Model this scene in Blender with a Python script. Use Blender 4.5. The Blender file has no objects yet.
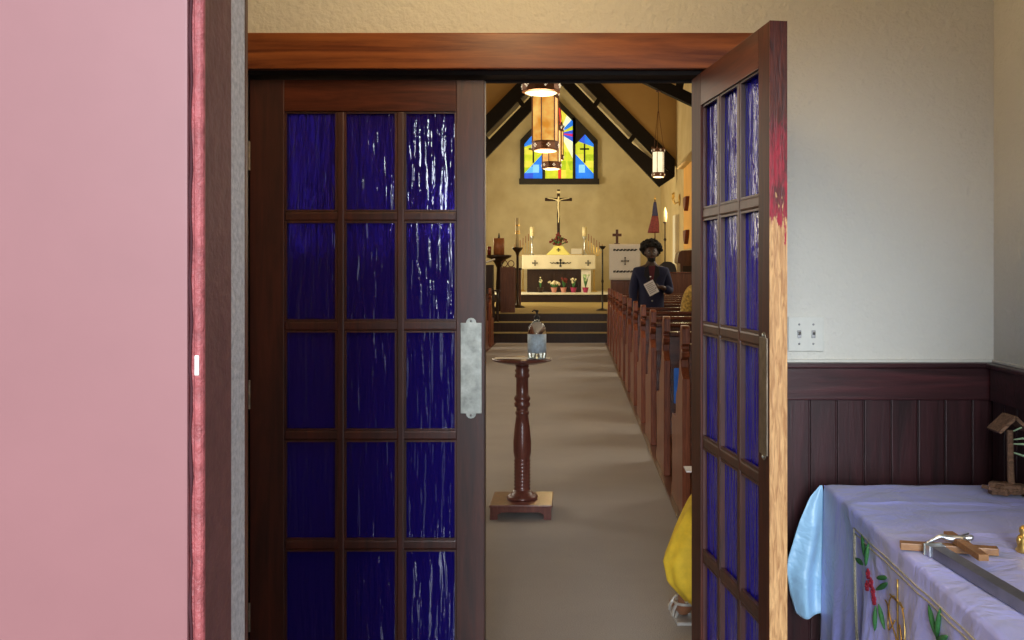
import bpy, bmesh, math, random
from mathutils import Vector, Matrix
random.seed(7)
sc = bpy.context.scene
C = sc.collection
PI = math.pi
F = 980.0; VX = 576.0; VY = 272.0; EYE = 1.43

# ------------------------------------------------------------------ camera, world, light, exposure
cam_d = bpy.data.cameras.new('camera'); cam = bpy.data.objects.new('camera', cam_d); C.objects.link(cam)
cam.location = (0, 0, EYE); cam.rotation_euler = (PI/2, 0, 0)
cam_d.sensor_width = 36; cam_d.lens = F/1024*36
cam_d.shift_x = -(VX-512)/1024; cam_d.shift_y = -(320-VY)/1024
cam_d.clip_start = 0.05; cam_d.clip_end = 200
sc.camera = cam
sc.view_settings.view_transform = 'Standard'; sc.view_settings.look = 'None'
sc.view_settings.gamma = 1; sc.view_settings.use_curve_mapping = False
sc.view_settings.exposure = 0.0

W = bpy.data.worlds.new('world'); sc.world = W; W.use_nodes = True
wn = W.node_tree; wn.nodes.clear()
wo = wn.nodes.new('ShaderNodeOutputWorld'); wb = wn.nodes.new('ShaderNodeBackground')
wt = wn.nodes.new('ShaderNodeTexCoord'); ws = wn.nodes.new('ShaderNodeSeparateXYZ'); wr = wn.nodes.new('ShaderNodeValToRGB')
wn.links.new(wt.outputs['Generated'], ws.inputs[0]); wn.links.new(ws.outputs['Z'], wr.inputs[0])
wr.color_ramp.elements[0].position = 0.0; wr.color_ramp.elements[0].color = (0.90, 0.94, 1, 1)
wr.color_ramp.elements[1].position = 0.8; wr.color_ramp.elements[1].color = (0.66, 0.80, 1, 1)
wn.links.new(wr.outputs[0], wb.inputs[0]); wb.inputs[1].default_value = 1.15
wn.links.new(wb.outputs[0], wo.inputs[0])

def lamp(name, kind, loc, energy, color, size=0.1, rot=(0, 0, 0), size_y=None):
    d = bpy.data.lights.new(name, kind); o = bpy.data.objects.new(name, d); C.objects.link(o)
    o.location = loc; o.rotation_euler = rot; d.energy = energy; d.color = color
    if kind == 'AREA':
        d.size = size
        if size_y: d.shape = 'RECTANGLE'; d.size_y = size_y
    else: d.shadow_soft_size = size
    return o
sd = bpy.data.lights.new('sun', 'SUN'); sun = bpy.data.objects.new('sun', sd); C.objects.link(sun)
sun.rotation_euler = Vector((0.05, 1.0, -0.22)).to_track_quat('-Z', 'Y').to_euler()   # soft hazy daylight from behind the street doorway
sd.energy = 3.4; sd.angle = math.radians(27); sd.color = (0.86, 0.93, 1.0)
# area lamps added to light the nave, in place of unseen side windows (left wall and right wall)
for i, y in enumerate((8.0, 13.0, 18.0)):
    lamp('nave_fill_light', 'AREA', (-3.68, y, 2.9), 52, (1, 0.91, 0.76), 2.4, (0, -PI/2, 0), 1.4)
    lamp('nave_fill_light', 'AREA', (2.66, y, 2.9), 50, (1, 0.90, 0.74), 2.4, (0, PI/2, 0), 1.4)
lamp('chancel_fill_light', 'AREA', (-3.6, 27.0, 3.0), 260, (1, 0.86, 0.55), 1.4, (0, -PI/2, 0), 2.4)  # added fill lamps that brighten the chancel and its back wall
lamp('chancel_fill_light', 'AREA', (2.64, 24.6, 3.2), 70, (1, 0.78, 0.42), 1.0, (0, PI/2, 0), 1.6)
lamp('vestibule_bulb', 'POINT', (-0.25, 2.2, 2.52), 27, (1, 0.70, 0.36), 0.18)

# ------------------------------------------------------------------ materials
def newmat(name):
    m = bpy.data.materials.new(name); m.use_nodes = True
    nt = m.node_tree; b = nt.nodes['Principled BSDF']
    return m, nt, b
def setp(b, **k):
    for kk, v in k.items():
        n = {'rough': 'Roughness', 'metal': 'Metallic', 'coat': 'Coat Weight', 'coatr': 'Coat Roughness', 'trans': 'Transmission Weight',
             'sheen': 'Sheen Weight', 'spec': 'Specular IOR Level', 'ior': 'IOR', 'alpha': 'Alpha'}[kk]
        b.inputs[n].default_value = v
def coords(nt, scale, rot=(0, 0, 0)):
    t = nt.nodes.new('ShaderNodeTexCoord'); mp = nt.nodes.new('ShaderNodeMapping')
    mp.inputs['Scale'].default_value = scale; mp.inputs['Rotation'].default_value = rot
    nt.links.new(t.outputs['Object'], mp.inputs[0]); return mp
def ramp(nt, src, stops):
    r = nt.nodes.new('ShaderNodeValToRGB'); e = r.color_ramp.elements
    while len(e) < len(stops): e.new(0.5)
    for i, (p, c) in enumerate(stops): e[i].position = p; e[i].color = (*c, 1)
    nt.links.new(src, r.inputs[0]); return r
def bump(nt, b, src, strength, dist=0.01):
    n = nt.nodes.new('ShaderNodeBump'); n.inputs['Strength'].default_value = strength; n.inputs['Distance'].default_value = dist
    nt.links.new(src, n.inputs['Height']); nt.links.new(n.outputs[0], b.inputs['Normal']); return n
def noise(nt, vec, scale, detail=6, rough=0.6, dist=0.0):
    n = nt.nodes.new('ShaderNodeTexNoise'); n.inputs['Scale'].default_value = scale; n.inputs['Detail'].default_value = detail
    n.inputs['Roughness'].default_value = rough; n.inputs['Distortion'].default_value = dist
    if vec: nt.links.new(vec.outputs[0], n.inputs['Vector'])
    return n
def plain(name, col, rough=0.6, bumpy=0.0, bscale=60, var=0.12, **k):
    m, nt, b = newmat(name)
    mp = coords(nt, (1, 1, 1)); n = noise(nt, mp, bscale)
    r = ramp(nt, n.outputs[0], [(0.3, tuple(c*(1-var) for c in col)), (0.7, tuple(min(1, c*(1+var)) for c in col))])
    nt.links.new(r.outputs[0], b.inputs['Base Color']); setp(b, rough=rough, **k)
    if bumpy: bump(nt, b, n.outputs[0], bumpy)
    return m
def wood(name, dark, light, axis='Z', rough=0.35, coat=0.3, fine=1.0, bmp=0.12, grey=None):
    m, nt, b = newmat(name)
    s = {'X': (1.2, 14, 14), 'Y': (14, 1.2, 14), 'Z': (14, 14, 1.2)}[axis]
    mp = coords(nt, tuple(v*fine for v in s))
    n = noise(nt, mp, 1.8, 8, 0.6, 1.2); n2 = noise(nt, mp, 9, 4, 0.7)
    mx = nt.nodes.new('ShaderNodeMath'); mx.operation = 'MULTIPLY_ADD'; mx.inputs[1].default_value = 0.35
    nt.links.new(n2.outputs[0], mx.inputs[0]); nt.links.new(n.outputs[0], mx.inputs[2])
    mid = tuple((a+c)/2 for a, c in zip(dark, light))
    r = ramp(nt, mx.outputs[0], [(0.42, dark), (0.68, mid), (0.92, light)])
    nt.links.new(r.outputs[0], b.inputs['Base Color']); setp(b, rough=rough, coat=coat, coatr=0.25, spec=0.3)
    bump(nt, b, mx.outputs[0], bmp, 0.004)
    return m
def emit(name, col, strength, var=None, bscale=8):
    m, nt, b = newmat(name)
    mp = coords(nt, (1, 1, 1)); n = noise(nt, mp, bscale, 3)
    c2 = var or tuple(c*0.8 for c in col)
    r = ramp(nt, n.outputs[0], [(0.35, c2), (0.62, col)])
    nt.links.new(r.outputs[0], b.inputs['Base Color']); nt.links.new(r.outputs[0], b.inputs['Emission Color'])
    b.inputs['Emission Strength'].default_value = strength; setp(b, rough=0.3)
    return m
def blue_glass(name):
    m, nt, b = newmat(name)
    mp = coords(nt, (1, 0.15, 0.10))
    n = noise(nt, mp, 46, 2, 0.5, 0.25)
    mp2 = coords(nt, (1, 1, 0.55)); n2 = noise(nt, mp2, 55, 2, 0.5)
    ad = nt.nodes.new('ShaderNodeMath'); ad.operation = 'MULTIPLY_ADD'; ad.inputs[1].default_value = 0.22
    nt.links.new(n2.outputs[0], ad.inputs[0]); nt.links.new(n.outputs[0], ad.inputs[2])
    b.inputs['Base Color'].default_value = (0.012, 0.008, 0.22, 1)
    b.inputs['Specular Tint'].default_value = (0.9, 0.92, 1, 1)
    setp(b, rough=0.06, trans=0.35, ior=1.5, coat=0.6, coatr=0.03)
    bn = bump(nt, b, ad.outputs[0], 0.5, 0.010); nt.links.new(bn.outputs[0], b.inputs['Coat Normal'])
    return m
def plaster(name, col, col2=None, bscale=55, bs=0.35):
    m, nt, b = newmat(name)
    mp = coords(nt, (1, 1, 1)); n = noise(nt, mp, bscale, 5, 0.55); n2 = noise(nt, mp, 1.2, 3)
    r = ramp(nt, n2.outputs[0], [(0.35, col), (0.7, col2 or tuple(c*0.92 for c in col))])
    nt.links.new(r.outputs[0], b.inputs['Base Color']); setp(b, rough=0.75)
    bump(nt, b, n.outputs[0], bs, 0.006 if bs < 0.9 else 0.007); return m
def carpet(name, col):
    m, nt, b = newmat(name)
    mp = coords(nt, (1, 1, 1)); n = noise(nt, mp, 160, 3, 0.7); n2 = noise(nt, coords(nt, (1.0, 1.6, 1)), 1.6, 5)
    mx = nt.nodes.new('ShaderNodeMath'); mx.operation = 'MULTIPLY_ADD'; mx.inputs[1].default_value = 0.35
    nt.links.new(n2.outputs[0], mx.inputs[0]); nt.links.new(n.outputs[0], mx.inputs[2])
    r = ramp(nt, mx.outputs[0], [(0.4, tuple(c*0.80 for c in col)), (1.2, tuple(c*1.2 for c in col))])
    nt.links.new(r.outputs[0], b.inputs['Base Color']); setp(b, rough=0.95, spec=0.2)
    bump(nt, b, n.outputs[0], 0.6, 0.01); return m
def satin(name, col, var=0.08):
    m, nt, b = newmat(name)
    mp = coords(nt, (1, 1, 1)); n = noise(nt, mp, 5, 4, 0.55, 0.6); n2 = noise(nt, mp, 380, 2)
    r = ramp(nt, n.outputs[0], [(0.3, tuple(c*(1-var) for c in col)), (0.7, col)])
    nt.links.new(r.outputs[0], b.inputs['Base Color']); setp(b, rough=0.36, sheen=0.3)
    b.inputs['Anisotropic'].default_value = 0.4
    bump(nt, b, n.outputs[0], 0.8, 0.04); return m

M = {}
M['wallv'] = plaster('vestibule_plaster', (0.60, 0.585, 0.52), None, 48, 0.95)
M['walln'] = plaster('nave_plaster', (0.62, 0.50, 0.28), (0.52, 0.40, 0.20), 30, 0.2)
M['wallch'] = plaster('chancel_plaster', (0.70, 0.62, 0.42), (0.56, 0.47, 0.29), 5, 0.15)
M['tan'] = plaster('tan_ceiling_plaster', (0.50, 0.34, 0.15), (0.44, 0.29, 0.12), 20, 0.1)
M['pink'] = plain('pink_gloss_paint', (0.34, 0.145, 0.145), 0.42, 0.06, 5, 0.05)
M['pinkd'] = plain('worn_pink_moulding', (0.42, 0.10, 0.10), 0.4, 0.6, 60, 0.3)
M['pinkb'] = plain('pink_brown_jamb_paint', (0.17, 0.065, 0.055), 0.5, 0.3, 40, 0.15)
M['crack'] = plain('dark_crack', (0.07, 0.015, 0.02), 0.8)
M['greym'] = plain('grey_weathered_metal', (0.62, 0.59, 0.57), 0.5, 0.3, 150, 0.25, metal=0.3)
M['concrete'] = plain('grey_concrete', (0.30, 0.29, 0.27), 0.9, 0.3, 20)
M['carpet'] = carpet('grey_brown_carpet', (0.40, 0.375, 0.36))
M['carpetch'] = carpet('ochre_chancel_carpet', (0.36, 0.27, 0.11))
M['doorw'] = wood('red_brown_varnished_wood', (0.014, 0.003, 0.002), (0.085, 0.018, 0.009), 'Z', 0.40, 0.12)
M['doorw'].node_tree.nodes['Principled BSDF'].inputs['Specular IOR Level'].default_value = 0.7; M['doorw'].node_tree.nodes['Principled BSDF'].inputs['Roughness'].default_value = 0.45
M['doorx'] = wood('red_brown_varnished_rail', (0.025, 0.005, 0.003), (0.13, 0.032, 0.013), 'X', 0.40, 0.12)
M['header'] = wood('header_casing_wood', (0.05, 0.006, 0.004), (0.34, 0.11, 0.03), 'X', 0.36, 0.15, 0.5)
M['darkw'] = wood('dark_reveal_wood', (0.006, 0.003, 0.002), (0.02, 0.008, 0.005), 'X', 0.6, 0.0)
M['wains'] = wood('dark_plum_wainscot_wood', (0.009, 0.002, 0.002), (0.050, 0.012, 0.014), 'Z', 0.38, 0.15, 0.9, 0.25)
M['wainsx'] = wood('dark_plum_rail_wood', (0.011, 0.002, 0.003), (0.065, 0.015, 0.017), 'X', 0.35, 0.15, 0.9, 0.25)
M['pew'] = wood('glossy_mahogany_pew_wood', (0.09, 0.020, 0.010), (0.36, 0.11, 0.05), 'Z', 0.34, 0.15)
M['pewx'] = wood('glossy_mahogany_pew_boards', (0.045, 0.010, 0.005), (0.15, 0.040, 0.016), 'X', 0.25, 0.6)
M['pine'] = wood('bare_pine_wood', (0.42, 0.20, 0.07), (0.72, 0.42, 0.18), 'Z', 0.6, 0.0, 2.2, 0.2)
M['redp'] = plain('chipped_red_paint', (0.28, 0.012, 0.02), 0.35, 0.4, 22, 0.6)
M['beam'] = wood('black_brown_beam_wood', (0.002, 0.001, 0.001), (0.008, 0.004, 0.003), 'X', 0.8, 0.0)
M['stand'] = wood('turned_mahogany', (0.07, 0.018, 0.014), (0.19, 0.06, 0.045), 'Z', 0.28, 0.6)
M['altarw'] = wood('dark_altar_wood', (0.012, 0.005, 0.003), (0.04, 0.017, 0.009), 'Z', 0.4, 0.2)
M['brownw'] = wood('mid_brown_wood', (0.06, 0.020, 0.011), (0.15, 0.055, 0.028), 'Z', 0.35, 0.3)
M['oak'] = wood('light_crucifix_wood', (0.22, 0.10, 0.04), (0.42, 0.22, 0.09), 'X', 0.45, 0.2, 3)
M['driftw'] = wood('rough_driftwood', (0.06, 0.03, 0.018), (0.34, 0.19, 0.11), 'X', 0.85, 0, 5, 0.8)
def edge_paint(name):
    m, nt, b = newmat(name)
    t = nt.nodes.new('ShaderNodeTexCoord'); sp = nt.nodes.new('ShaderNodeSeparateXYZ'); nt.links.new(t.outputs['Object'], sp.inputs[0])
    n = noise(nt, coords(nt, (3, 30, 7)), 2.5, 5, 0.65); n3 = noise(nt, coords(nt, (40, 40, 5)), 3, 5, 0.6, 1.0)
    ad = nt.nodes.new('ShaderNodeMath'); ad.operation = 'MULTIPLY_ADD'; ad.inputs[1].default_value = 0.34; nt.links.new(n.outputs[0], ad.inputs[0]); nt.links.new(sp.outputs['Z'], ad.inputs[2])
    pine = ramp(nt, n3.outputs[0], [(0.35, (0.40, 0.19, 0.07)), (0.65, (0.72, 0.42, 0.18))])
    red = ramp(nt, n.outputs[0], [(0.4, (0.10, 0.012, 0.012)), (0.6, (0.36, 0.010, 0.03))])
    var = ramp(nt, n3.outputs[0], [(0.35, (0.05, 0.008, 0.005)), (0.7, (0.16, 0.03, 0.015))])
    def step(th, w):
        mr = nt.nodes.new('ShaderNodeMapRange'); mr.inputs['From Min'].default_value = th; mr.inputs['From Max'].default_value = th+w; nt.links.new(ad.outputs[0], mr.inputs['Value']); return mr
    def mix(f, a, c):
        mx = nt.nodes.new('ShaderNodeMix'); mx.data_type = 'RGBA'; nt.links.new(f.outputs[0], mx.inputs[0]); nt.links.new(a, mx.inputs[6]); nt.links.new(c, mx.inputs[7]); return mx.outputs[2]
    c1 = mix(step(1.72, 0.015), pine.outputs[0], red.outputs[0]); c2 = mix(step(1.95, 0.02), c1, var.outputs[0])
    nt.links.new(c2, b.inputs['Base Color']); setp(b, rough=0.42); bump(nt, b, n3.outputs[0], 0.25, 0.004); return m
M['edge'] = edge_paint('layered_paint_over_bare_pine')
M['glass'] = blue_glass('blue_violet_rippled_glass')
M['glass2'] = blue_glass('cobalt_rippled_glass_smoother')
g2 = M['glass2'].node_tree.nodes['Principled BSDF']; g2.inputs['Coat Weight'].default_value = 0.0; g2.inputs['Specular IOR Level'].default_value = 0.35; g2.inputs['Base Color'].default_value = (0.020, 0.014, 0.50, 1)
M['doory'] = wood('dark_varnished_open_door_wood', (0.014, 0.003, 0.002), (0.09, 0.020, 0.009), 'Z', 0.5, 0.0)
M['steel'] = plain('brushed_aluminium_plate', (0.40, 0.43, 0.40), 0.42, 0.1, 22, 0.4, metal=0.6)
M['agedm'] = plain('aged_brass_plate', (0.22, 0.18, 0.13), 0.4, 0.2, 30, 0.4, metal=0.7)
M['switch'] = plain('painted_switch_plate', (0.55, 0.55, 0.49), 0.45, 0, 40, 0.03)
M['screw'] = plain('dull_screw_metal', (0.25, 0.25, 0.25), 0.4, metal=0.8)
M['cloth'] = satin('lavender_satin', (0.43, 0.44, 0.95))
M['clothb'] = satin('pale_blue_satin', (0.38, 0.66, 0.90))
M['gold'] = plain('gold_braid', (0.66, 0.60, 0.42), 0.4, 0.5, 300, 0.4, metal=0.3)
M['goldm'] = plain('gold_metal', (0.75, 0.50, 0.14), 0.3, 0.1, 60, 0.3, metal=0.9)
M['rose'] = plain('red_rose_thread', (0.33, 0.015, 0.04), 0.6, 0.4, 300)
M['leaf'] = plain('green_leaf', (0.04, 0.18, 0.05), 0.6, 0.3, 200, 0.3)
M['sprig'] = plain('pale_green_sprig', (0.45, 0.62, 0.35), 0.6)
M['silver'] = plain('pewter_silver', (0.62, 0.66, 0.70), 0.28, 0.2, 80, 0.3, metal=0.95)
M['tube'] = plain('grey_metal_bar', (0.20, 0.20, 0.24), 0.32, 0.05, 20, 0.2, metal=0.7)
M['bronze'] = plain('lantern_bronze', (0.16, 0.065, 0.028), 0.4, 0.2, 90, 0.3, metal=0.6)
M['iron'] = plain('black_iron', (0.015, 0.011, 0.010), 0.5, 0.1, 60)
M['amber'] = emit('lit_amber_glass', (0.95, 0.60, 0.17), 0.62, (0.65, 0.27, 0.03), 5)
M['milk'] = emit('lit_milk_glass', (1.0, 0.90, 0.60), 1.0)
M['pearl'] = emit('lit_white_piercing', (1.0, 0.85, 0.6), 0.6)
M['white'] = plain('white_linen', (0.72, 0.66, 0.50), 0.8, 0.15, 60, 0.05)
M['amboc'] = plain('ivory_ambo_cloth', (0.74, 0.70, 0.62), 0.8, 0.15, 60, 0.05)
M['yelc'] = plain('pale_yellow_silk', (0.85, 0.78, 0.24), 0.6, 0.1, 60, 0.05)
M['wax'] = plain('ivory_candle_wax', (0.85, 0.74, 0.45), 0.5, 0, 20, 0.04)
M['waxb'] = plain('brown_candle_wax', (0.30, 0.10, 0.035), 0.45, 0, 20, 0.15)
M['votive'] = plain('dark_red_votive_glass', (0.16, 0.02, 0.015), 0.2)
M['black'] = plain('black_embroidery', (0.02, 0.02, 0.02), 0.7)
M['whitep'] = plain('white_painted_board', (0.85, 0.83, 0.74), 0.5)
M['orange'] = plaster('orange_niche_plaster', (0.85, 0.48, 0.13), (0.75, 0.40, 0.10), 12, 0.1)
M['redbr'] = plain('red_brown_bracket', (0.16, 0.03, 0.02), 0.5)
M['flag'] = plain('dark_red_flag_cloth', (0.13, 0.02, 0.03), 0.8, 0.2, 20, 0.4)
M['flagb'] = plain('navy_flag_cloth', (0.02, 0.02, 0.08), 0.8, 0.2, 20, 0.3)
M['navy'] = plain('navy_suit_cloth', (0.010, 0.013, 0.050), 0.85, 0.2, 200, 0.15)
M['trouser'] = plain('black_trouser_cloth', (0.010, 0.010, 0.018), 0.85, 0.2, 200, 0.15)
M['skin'] = plain('dark_brown_skin', (0.050, 0.022, 0.013), 0.5, 0.05, 50, 0.1)
M['skinm'] = plain('brown_skin', (0.28, 0.12, 0.06), 0.5, 0.05, 50, 0.1)
M['lips'] = plain('dark_rose_lips', (0.16, 0.04, 0.035), 0.5)
M['hair'] = plain('black_curly_hair', (0.008, 0.006, 0.006), 0.9, 1.0, 120, 0.4)
M['shirt'] = plain('dark_maroon_shirt', (0.10, 0.008, 0.02), 0.7)
M['shirtw'] = plain('white_pin', (0.8, 0.8, 0.8), 0.5)
M['eyew'] = plain('eye_white', (0.5, 0.47, 0.42), 0.3)
M['paper'] = plain('white_paper', (0.75, 0.75, 0.80), 0.7, 0, 30, 0.03)
M['ink'] = plain('grey_print', (0.30, 0.30, 0.34), 0.8)
M['yellow'] = plain('mustard_yellow_cloth', (0.80, 0.55, 0.035), 0.75, 0.25, 25, 0.12)
M['pattern'] = plain('yellow_patterned_cloth', (0.42, 0.27, 0.06), 0.8, 0.2, 38, 0.75)
M['sandal'] = plain('silver_sandal_leather', (0.62, 0.62, 0.60), 0.3, 0.1, 60, 0.1, metal=0.5)
M['bluebag'] = plain('bright_blue_cover', (0.02, 0.18, 0.85), 0.5, 0.1, 12, 0.3)
M['pot'] = plain('pink_terracotta', (0.55, 0.25, 0.20), 0.7)
M['potr'] = plain('magenta_foil', (0.35, 0.02, 0.10), 0.35)
M['flower'] = plain('cream_flower_petals', (0.80, 0.72, 0.50), 0.7, 0.4, 60)
M['flowerr'] = plain('dark_red_flowers', (0.17, 0.02, 0.02), 0.7, 0.4, 60, 0.4)
M['lampg'] = emit('lit_opal_globe', (1.0, 0.72, 0.38), 9.0)
M['floorwood'] = wood('vestibule_boards', (0.05, 0.02, 0.012), (0.14, 0.06, 0.03), 'Y')
m, nt, b = newmat('clear_bottle_plastic'); setp(b, rough=0.05, trans=1.0, ior=1.3); b.inputs['Base Color'].default_value = (0.93, 0.97, 0.99, 1); M['clear'] = m
m, nt, b = newmat('clear_gel'); setp(b, rough=0.15, trans=0.7, ior=1.33); b.inputs['Base Color'].default_value = (0.72, 0.82, 0.86, 1); M['gel'] = m
M['blabel'] = plain('pale_blue_bottle_label', (0.50, 0.62, 0.72), 0.4, 0, 55, 0.25)
GL = {}
for k, c, s in (('yg', (0.50, 0.56, 0.03), 1.1), ('yg2', (0.62, 0.58, 0.06), 1.2), ('yg3', (0.36, 0.48, 0.02), 1.0), ('bl', (0.03, 0.09, 0.66), 1.1), ('bl2', (0.02, 0.18, 0.75), 1.1), ('cy', (0.10, 0.42, 0.85), 1.1),
                ('pale', (0.72, 0.76, 0.50), 1.15), ('red', (0.65, 0.05, 0.03), 1.0), ('pink', (0.60, 0.03, 0.14), 1.0), ('sky', (0.20, 0.50, 0.80), 1.1)):
    GL[k] = emit('stained_glass_'+{'yg': 'lime', 'yg2': 'yellow', 'yg3': 'green', 'bl': 'blue', 'bl2': 'azure', 'cy': 'light_blue', 'pale': 'pale', 'red': 'red', 'pink': 'crimson', 'sky': 'sky'}[k], c, s, None, 5)

# ------------------------------------------------------------------ mesh helpers
def wloc(o):
    v = Vector((0, 0, 0))
    while o is not None: v += o.location; o = o.parent
    return v
class MB:
    def __init__(s): s.bm = bmesh.new(); s.mi = 0; s.mats = []
    def use(s, mat):
        if mat not in s.mats: s.mats.append(mat)
        s.mi = s.mats.index(mat); return s
    def _f(s, vs):
        try: f = s.bm.faces.new(vs); f.material_index = s.mi; return f
        except ValueError: return None
    def box(s, x0, x1, y0, y1, z0, z1, mtx=None, bev=0.0):
        vs = [s.bm.verts.new((x, y, z)) for x in (x0, x1) for y in (y0, y1) for z in (z0, z1)]
        if mtx: 
            for v in vs: v.co = mtx @ v.co
        fs = [s._f([vs[i] for i in q]) for q in ((0, 1, 3, 2), (4, 6, 7, 5), (0, 4, 5, 1), (2, 3, 7, 6), (0, 2, 6, 4), (1, 5, 7, 3))]
        if bev:
            es = set(e for f in fs for e in f.edges)
            r = bmesh.ops.bevel(s.bm, geom=list(es), offset=bev, segments=2, affect='EDGES', profile=0.6)
            for f in r['faces']: f.material_index = s.mi
        return s
    def bar(s, p0, p1, w, h, up=(0, 0, 1), bev=0.0):
        p0, p1 = Vector(p0), Vector(p1); d = p1-p0; L = d.length; d.normalize()
        u = Vector(up); x = d.cross(u)
        if x.length < 1e-4: x = d.cross(Vector((1, 0, 0)))
        x.normalize(); z = x.cross(d)
        m = Matrix((( x.x, d.x, z.x, p0.x), (x.y, d.y, z.y, p0.y), (x.z, d.z, z.z, p0.z), (0, 0, 0, 1)))
        return s.box(-w/2, w/2, 0, L, -h/2, h/2, m, bev)
    def tube(s, pts, r, seg=8, cap=True, closed=False):
        pts = [Vector(p) for p in pts]; n = len(pts); rs = r if isinstance(r, (list, tuple)) else [r]*n
        rings = []; prev = None
        for i, p in enumerate(pts):
            if closed: t = pts[(i+1) % n]-pts[i-1]
            else: t = (pts[min(i+1, n-1)]-pts[max(i-1, 0)])
            t.normalize()
            if prev is None:
                a = Vector((0, 0, 1)) if abs(t.z) < 0.9 else Vector((1, 0, 0))
                x = t.cross(a).normalized()
            else:
                x = (prev-t*prev.dot(t)); x = x.normalized() if x.length > 1e-5 else prev
            prev = x; y = t.cross(x)
            rings.append([s.bm.verts.new(p+(x*math.cos(2*PI*k/seg)+y*math.sin(2*PI*k/seg))*rs[i]) for k in range(seg)])
        m = n if closed else n-1
        for i in range(m):
            a, bb = rings[i], rings[(i+1) % n]
            for k in range(seg): s._f((a[k], a[(k+1) % seg], bb[(k+1) % seg], bb[k]))
        if cap and not closed: s._f(rings[0][::-1]); s._f(rings[-1])
        return s
    def lathe(s, prof, c=(0, 0, 0), seg=24, sx=1, sy=1, rot=0):
        rings = []
        for r, z in prof:
            rings.append([s.bm.verts.new((c[0]+sx*r*math.cos(2*PI*k/seg+rot), c[1]+sy*r*math.sin(2*PI*k/seg+rot), c[2]+z)) for k in range(seg)])
        for i in range(len(rings)-1):
            a, bb = rings[i], rings[i+1]
            for k in range(seg): s._f((a[k], a[(k+1) % seg], bb[(k+1) % seg], bb[k]))
        s._f(rings[0][::-1]); s._f(rings[-1]); return s
    def prism(s, poly, a, bb, axis='Y'):
        # poly in the two remaining axes, extruded along axis from a to bb
        def P(u, v, w): return {'Y': (u, w, v), 'X': (w, u, v), 'Z': (u, v, w)}[axis]
        A = [s.bm.verts.new(P(u, v, a)) for u, v in poly]; B = [s.bm.verts.new(P(u, v, bb)) for u, v in poly]
        n = len(poly)
        s._f(A[::-1]); s._f(B)
        for i in range(n): s._f((A[i], A[(i+1) % n], B[(i+1) % n], B[i]))
        return s
    def ball(s, c, r, seg=12, rings=8, f=None):
        rx, ry, rz = r if isinstance(r, (tuple, list)) else (r, r, r)
        g = []
        for i in range(rings+1):
            th = PI*i/rings; row = []
            for k in range(seg):
                ph = 2*PI*k/seg; v = Vector((math.sin(th)*math.cos(ph), math.sin(th)*math.sin(ph), math.cos(th)))
                if f: v = f(v)
                row.append(v)
            g.append(row)
        top = s.bm.verts.new((c[0]+g[0][0].x*rx, c[1]+g[0][0].y*ry, c[2]+g[0][0].z*rz)); bot = s.bm.verts.new((c[0]+g[-1][0].x*rx, c[1]+g[-1][0].y*ry, c[2]+g[-1][0].z*rz))
        R = [[s.bm.verts.new((c[0]+v.x*rx, c[1]+v.y*ry, c[2]+v.z*rz)) for v in row] for row in g[1:-1]]
        for k in range(seg):
            k2 = (k+1) % seg
            s._f((top, R[0][k], R[0][k2])); s._f((bot, R[-1][k2], R[-1][k]))
            for i in range(len(R)-1): s._f((R[i][k], R[i+1][k], R[i+1][k2], R[i][k2]))
        return s
    def grid(s, fn, nu, nv):
        g = [[s.bm.verts.new(fn(i/nu, j/nv)) for j in range(nv+1)] for i in range(nu+1)]
        for i in range(nu):
            for j in range(nv): s._f((g[i][j], g[i+1][j], g[i+1][j+1], g[i][j+1]))
        return s
    def build(s, name, mat=None, parent=None, smooth=False, solid=0.0, sub=0, bevel=0.0):
        if s.mats: mats = s.mats
        else: mats = [mat]
        if parent is not None:
            off = wloc(parent)
            for v in s.bm.verts: v.co -= off
        bmesh.ops.recalc_face_normals(s.bm, faces=s.bm.faces[:])
        me = bpy.data.meshes.new(name); s.bm.to_mesh(me); s.bm.free()
        for mm in mats: me.materials.append(mm)
        if smooth:
            for p in me.polygons: p.use_smooth = True
        o = bpy.data.objects.new(name, me); C.objects.link(o); o.parent = parent
        if solid:
            md = o.modifiers.new('solid', 'SOLIDIFY'); md.thickness = solid; md.offset = 0
        if bevel:
            md = o.modifiers.new('bevel', 'BEVEL'); md.width = bevel; md.segments = 2; md.limit_method = 'ANGLE'; md.angle_limit = 0.7
        if sub:
            md = o.modifiers.new('sub', 'SUBSURF'); md.levels = sub; md.render_levels = sub
        return o
def thing(name, label, cat, loc=(0, 0, 0), group=None):
    o = bpy.data.objects.new(name, None); C.objects.link(o); o.location = loc; o.empty_display_size = 0.1
    o['label'] = label; o['category'] = cat
    if group: o['group'] = group
    return o
def tag(o, label, cat, group=None):
    o['label'] = label; o['category'] = cat
    if group: o['group'] = group
    return o
def struct(o, label=None, cat=None):
    o['kind'] = 'structure'
    if label: o['label'] = label
    if cat: o['category'] = cat
    return o
def dup(root, loc, label=None, group=None):
    def cp(o, parent):
        c = o.copy(); C.objects.link(c); c.parent = parent
        for ch in list(o.children): cp(ch, c)
        return c
    r = cp(root, None); r.location = loc
    if label: r['label'] = label
    if group: r['group'] = group
    return r
def P(px, py, Y):  # a pixel at depth Y as a point of the place
    return Vector(((px-VX)/F*Y, Y, EYE-(py-VY)/F*Y))
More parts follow.
